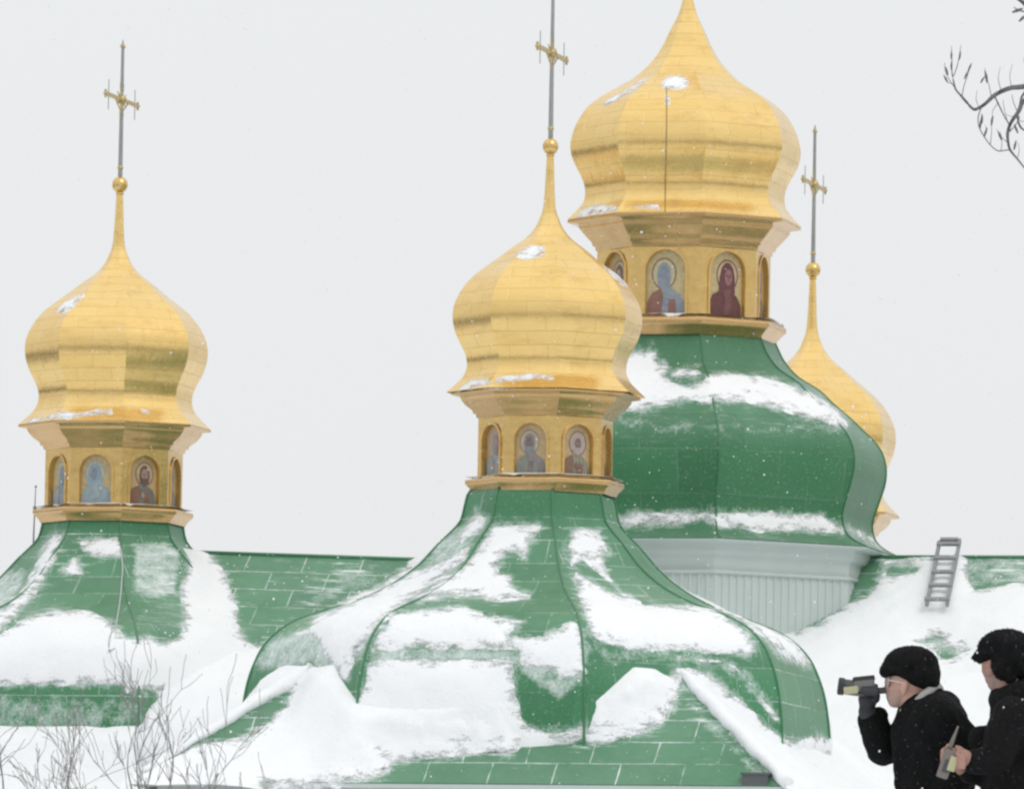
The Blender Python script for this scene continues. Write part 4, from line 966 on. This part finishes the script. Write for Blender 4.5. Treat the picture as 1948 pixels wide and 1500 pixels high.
# camcorder in his right hand
cc = A(1640,1310,-.005); cam_o = empty('camcorder', tuple(cc)); tag(cam_o, 'grey camcorder with a pale yellow sticker held to the eye of the person in glasses', 'camcorder')
tilt = Matrix.Rotation(math.radians(-7), 3, 'Y'); X = np.array(tilt @ Vector((1,0,0))); Y = np.array((0,1.,0)); Z = np.array(tilt @ Vector((0,0,1)))
P0 = lambda px, py, d=0.0: A(px, py, d) - cc
mb = MB(); 
def bevbox(name, c, sx, sy, sz, mat, bev, parent=None):
    bm = bmesh.new(); bmesh.ops.create_cube(bm, size=1, matrix=Matrix(((X[0]*sx,Y[0]*sy,Z[0]*sz,c[0]),(X[1]*sx,Y[1]*sy,Z[1]*sz,c[1]),(X[2]*sx,Y[2]*sy,Z[2]*sz,c[2]),(0,0,0,1))))
    bmesh.ops.bevel(bm, geom=list(bm.edges)+list(bm.verts), offset=bev, segments=3, affect='EDGES', profile=.6)
    me = bpy.data.meshes.new(name); bm.to_mesh(me); bm.free(); me.materials.append(mat); o = link(bpy.data.objects.new(name, me), parent or cam_o); me.set_sharp_from_angle(angle=.6); me.polygons.foreach_set('use_smooth', [True]*len(me.polygons)); return o
bd = bevbox('body', P0(1644,1307), .085, .062, .060, M['plastic_light'], .010)
bevbox('top_housing', P0(1643,1291), .088, .056, .024, M['black'], .008)
mb = MB(); mb.tube([P0(1633,1309), P0(1612,1306), P0(1604,1305)], [.030,.031,.030], 24); mb.build('lens_barrel', M['plastic'], cam_o, True, 40)
mb = MB(); q0, q1, q2 = P0(1606,1305.3), P0(1598,1304.3), P0(1594,1303.8); mb.tube([q0, q1, q2], [.0345,.0355,.033], 24, 0); mb.build('lens_hood', M['black'], cam_o, True, 40)
mb = MB(); mb.tube([q2 + (q2-q1)*.05, q2+(q2-q1)*.12], [.028,.026], 24); mb.build('lens', M['glass'], cam_o, True, 40)
bevbox('sticker', P0(1619,1312,-.033), .058, .008, .030, M['sticker'], .003)
mb = MB(); mb.tube([P0(1660,1311), P0(1672,1313), P0(1684,1312)], [.017,.013,.013], 16); mb.tube([P0(1683,1312), P0(1688,1311)], [.015,.016], 16); mb.build('eyepiece', M['plastic'], cam_o, True, 40)
mb = MB(); mb.tube([P0(1633,1316,-.034), P0(1645,1322,-.044), P0(1660,1316,-.036)], .006, 8); mb.build('hand_strap', M['black'], cam_o, True)

# the man behind him, cut by the edge of the frame
D2 = 34.9
def B(x, y, d=0.0): return W(x, y, D2 + d)
feet2 = B(1960, 2130); feet2[2] = float(gz(0, D2)) - .01
p2 = empty('person', tuple(feet2)); tag(p2, 'person in black fur hat and coat with raised collar, looking down, cut by right edge', 'person')
O2 = feet2; hips2 = np.array([B(1962,1500)[0], D2, feet2[2]+.95])
l2 = np.array([hips2[0]-.03, D2-.11, feet2[2]+.09]); r2 = np.array([hips2[0]+.02, D2+.11, feet2[2]+.09])
# hands holding the gadget in front of him
wL = B(1848,1447,-.20); pL = B(1836,1442,-.21)
fL = [[B(1826-i*1.0,1430+i*8,-.225), B(1820-i*.5,1432+i*8.3,-.250), B(1826,1436+i*8,-.272), B(1835,1438+i*7.5,-.272)] for i in range(4)]
tL = [B(1833,1428,-.20), B(1826,1422,-.215), B(1819,1421,-.225)]
wR = B(1830,1462,.02); pR = B(1812,1438,-.10)
fR = [[B(1804-i*.6,1424+i*6,-.15), B(1796-i*.8,1424+i*6.4,-.18), B(1792,1427+i*6.4,-.205), B(1795,1430+i*6.2,-.225)] for i in range(4)]
tR = [B(1806,1420,-.14), B(1806,1417,-.18), B(1803,1419,-.21)]
hd2 = [
 ('ell', B(1912,1252), (.095,.078,.108)), ('ell', B(1896,1266,.015), (.060,.062,.075)), ('ell', B(1896,1288,.01), (.045,.050,.045)), ('ell', B(1892,1304,.01), (.026,.03,.020)),
 ('cap', [B(1877,1262,.04), B(1872,1276,.045), B(1875,1281,.04)], [.009,.0115,.010]), ('ell', B(1877,1258,.02), (.018,.05,.012)), ('ell', B(1886,1276,-.03), (.026,.024,.022)),
 ('ell', B(1879,1291,.02), (.012,.02,.007)), ('ell', B(1880.5,1296,.02), (.012,.018,.008)),
 ('cap', [B(1912,1286), B(1928,1320), B(1945,1350)], [.058,.052,.06])]
shL = B(1925,1362,-.19); elL = B(1900,1440,-.20); shR = B(1950,1360,.19); elR = B(1900,1455,.12)
body2 = hd2 + [('cap', [B(1945,1370), B(1958,1440), hips2], [.09,.115,.105]), ('cap', [shL, B(1940,1352), shR], [.05,.06,.05]),
 ('cap', [shL, elL, wL], [.05,.042,.027]), ('cap', [shR, elR, wR], [.05,.042,.027]), 
 ('cap', [hips2+np.array([0,-.09,-.04]), (hips2+l2)/2+np.array([-.02,-.0,0]), l2], [.085,.055,.04]), ('cap', [hips2+np.array([0,.09,-.04]), (hips2+r2)/2+np.array([-.02,0,0]), r2], [.085,.055,.04]),
 ('cap', [l2, l2+np.array([-.16,0,-.05])], [.04,.032]), ('cap', [r2, r2+np.array([-.16,0,-.05])], [.04,.032])] + hand(wL, pL, fL, tL) + hand(wR, pR, fR, tR)
blob('body', body2, .0062, M['skin2'], p2, O2, 3, chin=B(1886,1302))
coat2 = [('cap', [B(1946,1352), B(1955,1400), B(1958,1470), hips2, hips2+np.array([0,0,-.36])], [.12,.165,.185,.195,.215]),
 ('ell', B(1950,1400), (.13,.21,.17)), ('cap', [shL, B(1908,1398,-.2), elL], [.085,.080,.070]), ('cap', [elL, B(1876,1448,-.20), B(1858,1449,-.20)], [.070,.060,.050]),
 ('cap', [shR, B(1922,1410,.16), elR], [.085,.08,.07]), ('cap', [elR, B(1865,1462,.07), B(1844,1466,.04)], [.07,.06,.05]),
 ('cap', [B(1868,1410,.10), B(1900,1412,.12), B(1930,1390,.14)], [.05,.062,.075]),
 ('cap', [B(1906,1316,-.045), B(1925,1309,-.085), B(1950,1300,-.06)], [.030,.032,.034]), ('cap', [B(1903,1312,.03), B(1905,1318,-.01), B(1906,1316,-.045)], [.022,.024,.030]), ('cap', [B(1903,1312,.03), B(1930,1306,.08), B(1955,1300,.03)], [.022,.03,.034]),
 ('cap', [B(1925,1330), B(1960,1318)], [.085,.09]), ('cap', [B(1922,1330,-.06), B(1945,1318,-.09), B(1975,1315,-.04)], [.06,.06,.06])]
blob('coat', coat2, .010, M['coat2'], p2, O2, 4, .034, .13, 2)
blob('trousers', [('cap', [hips2+np.array([0,-.09,-.2]), l2+np.array([0,0,.02])], [.10,.075]), ('cap', [hips2+np.array([0,.09,-.2]), r2+np.array([0,0,.02])], [.10,.075])], .012, M['coat2'], p2, O2, 3, .006)
for f in (l2, r2): blob('boot', [('cap', [f+np.array([0,0,.06]), f+np.array([0,0,-.03]), f+np.array([-.17,0,-.05])], [.06,.055,.043])], .010, M['black'], p2, O2, 3)
hat2 = blob('fur_hat', [('ell', B(1914,1230), (.115,.105,.070)), ('ell', B(1928,1247), (.095,.100,.085)), ('ell', B(1886,1238), (.075,.085,.036), rotY(-24)), ('ell', B(1868,1246), (.040,.06,.014), rotY(-18)), ('ell', B(1938,1262), (.075,.088,.065)), ('ell', B(1908,1264,-.068), (.046,.024,.066), rotY(-8)), ('ell', B(1920,1285,-.06), (.026,.022,.03))], .008, M['fur'], p2, O2, 3, .008, .05, 4)
furry(hat2, 5000, .009, 6)

# the gadget in his bare hands
gc = B(1812,1442,-.24); gad = empty('handheld_radio', tuple(gc)); tag(gad, 'slim grey handheld device with yellow label and thin aerial in bare hands', 'radio')
G = lambda px, py, d=0.0: B(px, py, d-.24) - gc
up = G(1815,1400) - G(1790,1475); up /= np.linalg.norm(up); Yg = np.array([0,1.,0]); Xg = np.cross(Yg, up); Xg /= np.linalg.norm(Xg); X, Y, Z = Xg, np.cross(up, Xg), up
bevbox('body', G(1800,1452), .046, .030, .115, M['steel'], .008, gad); bevbox('keypad', G(1801,1456,-.017), .026, .006, .05, M['plastic'], .002, gad)
bevbox('label', G(1812,1452,-.020), .030, .006, .058, M['sticker'], .002, gad)
mb = MB(); mb.tube([G(1806,1425), G(1812,1408), G(1820,1388), G(1823,1380)], [.010,.009,.005,.004], 10); mb.build('aerial', M['steel'], gad, True)

# ------------------------------------------------------------------ bare trees
def grow(mb, p, d, r, length, depth, rg, spread, up, kids, m=0, nseg=4, minr=.0019, taper=.52):
    pts = [p]; rs = [r]; q = p.copy(); dd = d.copy()
    for k in range(nseg):
        dd = dd + rg.normal(0, .17, 3) + np.array([0,0,up*.06]); dd /= np.linalg.norm(dd); q = q + dd*length/nseg; pts.append(q.copy()); rs.append(max(minr, r*(1-(1-taper)*(k+1)/nseg)))
    mb.tube(pts, rs, 6 if r > .02 else 4, m)
    if depth <= 0: return
    for c in range(kids):
        i = rg.integers(1, nseg+1) if c else nseg
        e = rg.normal(0, 1, 3); e -= (e@dd)*dd; e /= np.linalg.norm(e)+1e-9; a = rg.uniform(.45, 1.0)*spread
        nd = dd*math.cos(a)+e*math.sin(a); nd[2] += .25*up; nd /= np.linalg.norm(nd)
        grow(mb, pts[i], nd, max(minr, rs[i]*rg.uniform(.55,.8)), length*rg.uniform(.5,.85), depth-1, rg, spread, up, kids, m, nseg, minr, taper)
def shrub(x, d, h, seed, label, stems, mat, spread=.55, lean=0, depth=4, r0=.035, kids=3):
    rg = np.random.default_rng(seed); b = W(x, 1500, d); b[2] = float(gz(0, d)) - .05
    root = empty('bare_tree', tuple(b)); tag(root, label, 'tree', 'bare trees in front of the church')
    tm = MB(); cm_ = MB()
    base = np.zeros(3); top = np.array([lean*.2, 0, h*.42]); tm.tube([base, top*.5+np.array([.03,0,0]), top], [r0*1.5, r0*1.15, r0], 10)
    tm.build('trunk', M['bark'], root, True)
    for s in range(stems):
        a = -1+2*(s+.5)/stems; d0 = np.array([a*.55+lean*.3, rg.normal(0,.25), 1.0]); d0 /= np.linalg.norm(d0)
        grow(cm_, top - np.array([0,0,.15*abs(a)]), d0, r0*.72, h*.30, depth, rg, spread, .7, kids)
    cm_.build('crown', mat, root, True); return root
shrub(318, 62, 2.7, 101, 'tallest slender bare tree before the snowy roof, its twigs reaching highest', 3, M['pale_twig'], .42, .12, 4, .032, 3)
shrub(92, 60, 2.25, 102, 'bare tree with a dark forked stem below the frosted green band at far left', 3, M['pale_twig'], .5, 0, 4, .036, 3)
shrub(205, 66, 2.2, 103, 'faint bushy bare tree between the forked one and the tallest slender one', 3, M['pale_twig'], .6, 0, 3, .022, 3)
shrub(-10, 58, 2.4, 104, 'bare tree cut by the left edge, its thick limb leaning right', 3, M['pale_twig'], .55, .3, 4, .040, 3)
shrub(400, 70, 2.4, 105, 'thin pale bare tree right of the tallest one, with sparse twigs', 2, M['pale_twig'], .5, .2, 3, .018, 3)

D3 = 33.0
tb = W(2330, 1500, D3+.4); tb[2] = float(gz(0, D3)) - .05; tree = empty('bare_tree', tuple(tb)); tag(tree, 'bare budded tree whose twigs hang into the top right corner of the sky', 'tree')
def Cc(x, y, d=0.0): return W(x, y, D3 + d) - tb
tm = MB(); h8 = W(2330, -500, D3+.4) - tb
tm.tube([np.zeros(3), h8*.25+np.array([.05,0,0]), h8*.5+np.array([-.03,.03,0]), h8*.8, h8], [.15,.13,.11,.085,.05], 14); tm.build('trunk', M['bark'], tree, True)
cb = MB(); s515 = F/D3
def br(pts, w0, w1, dd=0.0):
    P_ = np.array(pts, float); 
    q = [P_[0]] 
    for k in range(len(P_)-1):
        for t in (.33, .66, 1): 
            pm = P_[max(k-1,0)]; pn = P_[min(k+2,len(P_)-1)]; a, b = P_[k], P_[k+1]
            q.append(.5*((2*a)+(b-pm)*t+(2*pm-5*a+4*b-pn)*t*t+(3*a-pm-3*b+pn)*t**3))
    n = len(q); cb.tube([Cc(x, y, dd+.05*math.sin(i*.9)) for i, (x, y) in enumerate(q)], [ .44*(w0+(w1-w0)*i/(n-1))/2/s515 for i in range(n)], 6)
def bud(x, y, w, h, dd=0.0, ang=0.0):
    c = Cc(x, y, dd); t = np.array([math.sin(ang), 0, math.cos(ang)]); cb.tube([c-t*h/2/s515, c, c+t*h/2/s515], [w*.16/s515, w*.30/s515, w*.10/s515], 6)
br([(2335,150),(2200,120),(2060,150),(1948,165),(1925,167),(1905,174),(1890,183),(1875,197),(1863,205),(1852,208),(1840,196),(1828,182),(1818,170),(1814,155)], 30, 6.5)
br([(1814,155),(1811,138),(1811,115),(1810,88)], 6, 2.6); br([(1814,145),(1822,122),(1828,86)], 5, 2.6); br([(1817,168),(1806,152),(1798,135),(1797,120)], 4, 2.2); br([(1830,184),(1834,163),(1842,140),(1848,120)], 4.5, 2.4); br([(1816,160),(1803,157),(1797,148)], 3, 2)
for x, y, a in ((1810,105,0),(1826,106,.15),(1838,143,.4),(1845,128,.4),(1801,135,-.3),(1799,150,-.5),(1810,125,0)): bud(x, y, 8, 17, 0, a)
br([(1886,186),(1882,165),(1877,150),(1873,130)], 4, 2.2); bud(1876,146,11,24,0,-.2); bud(1869,152,8,14,0,.5)
br([(1892,183),(1903,206),(1912,224),(1919,236),(1922,250)], 7, 5)
br([(2335,60),(2150,90),(2000,160),(1950,190),(1938,212),(1924,232),(1917,252),(1918,272),(1922,286),(1935,302),(1955,326),(1990,360)], 26, 5)
br([(1866,207),(1861,222),(1862,240),(1871,258),(1884,276),(1898,287),(1912,286),(1921,285)], 5, 5)
br([(1884,276),(1886,255),(1887,232),(1890,222)], 3.4, 2); br([(1904,287),(1906,270),(1900,253),(1896,246)], 3.4, 2); br([(1872,259),(1876,245),(1874,238)], 3, 2)
for x, y, a in ((1865,236,.1),(1875,252,.3),(1887,230,.1),(1902,258,-.4),(1868,226,0),(1931,276,.2),(1933,245,-.4)): bud(x, y, 9, 19, 0, a)
br([(2000,150),(1950,175),(1940,205),(1936,225),(1943,244),(1960,252)], 12, 8, .05); br([(1921,250),(1932,238),(1940,222)], 5, 4)
br([(1935,212),(1928,195),(1925,180)], 4, 2.5); br([(1916,230),(1910,205),(1908,190)], 3, 2)
br([(2335,-60),(2100,-20),(1975,12),(1945,4),(1925,-15),(1900,-40)], 28, 12); br([(1975,12),(1955,22),(1938,20),(1929,14)], 9, 4); bud(1936,20,12,22,0,1.2); bud(1945,35,11,18,0,.8)
br([(1948,165),(1952,140),(1947,110)], 4, 2)
for p_ in ([(1905,174),(1899,150),(1903,128)], [(1925,167),(1921,146),(1926,122)], [(1863,205),(1857,190),(1859,172)], [(1938,212),(1928,222),(1913,218)], [(1918,272),(1906,262),(1903,250)], [(1935,302),(1939,286),(1936,270)], [(1899,195),(1888,212),(1890,226)], [(1936,225),(1945,232),(1952,226)]): br(p_, 3.6, 1.6)
rg = np.random.default_rng(9)
for (x, y) in ((2300,200),(2320,-50),(2330,-200),(2340,320)):
    grow(cb, Cc(x, y, .2), np.array([rg.choice([.9,.7]), rg.normal(0,.5), .5])/1.2, .03, .9, 3, rg, .6, .2, 3)
cb.build('branch', M['twig'], tree, True)

# ------------------------------------------------------------------ unseen leafless woods, added so the gilding reflects dark bands
bm = bmesh.new(); rg = np.random.default_rng(31)
for k in range(520):
    a = rg.uniform(-PI, PI); r = rg.uniform(75, 120); x, y = CH[0]+r*math.sin(a), CH[1]-r*math.cos(a)
    if y > 30 and abs(math.atan2(x, y)) < math.radians(13) or y > 235 or (abs(x) < 14 and y < 60): continue
    h = rg.uniform(6, 12.5); w = rg.uniform(2.4, 4.2)
    bmesh.ops.create_cone(bm, segments=5, radius1=.35, radius2=.15, depth=h*.5, matrix=Matrix.Translation((x, y, GZ+h*.25)))
    for q in range(4):
        bmesh.ops.create_icosphere(bm, subdivisions=1, radius=1, matrix=Matrix.Translation((x+rg.normal(0,w*.35), y+rg.normal(0,w*.35), GZ+h*rg.uniform(.45,.85))) @ Matrix.Rotation(rg.uniform(0,3), 4, 'Z') @ Matrix.Diagonal((w*.6, w*.6, h*.2, 1)))
me = bpy.data.meshes.new('unseen_woods'); bm.to_mesh(me); bm.free(); me.materials.append(simple('unseen_woods_bark', (.075,.062,.05), .95, 0, .6, .4)); tag(link(bpy.data.objects.new('unseen_woods', me)), kind='stuff')

# ------------------------------------------------------------------ falling snow
nf = 2600; V = []; Fc = []
oct_v = np.array([(1,0,0),(-1,0,0),(0,1,0),(0,-1,0),(0,0,1),(0,0,-1)], float); oct_f = [(0,2,4),(2,1,4),(1,3,4),(3,0,4),(2,0,5),(1,2,5),(3,1,5),(0,3,5)]
dd = 24 + (115-24)*RNG.random(nf)**.8; px = RNG.uniform(-150, 2100, nf); py = RNG.uniform(-150, 1650, nf)
for d, x, y in zip(dd, px, py):
    c = W(x, y, d); r = RNG.uniform(.0018, .0040)*(1+d/110); b = len(V); V += [c + v*r*RNG.uniform(.7,1.2,3) for v in oct_v]; Fc += [tuple(i+b for i in f) for f in oct_f]
tag(mesh_obj('falling_snow', V, Fc, M['snow'], smooth=True), kind='stuff')
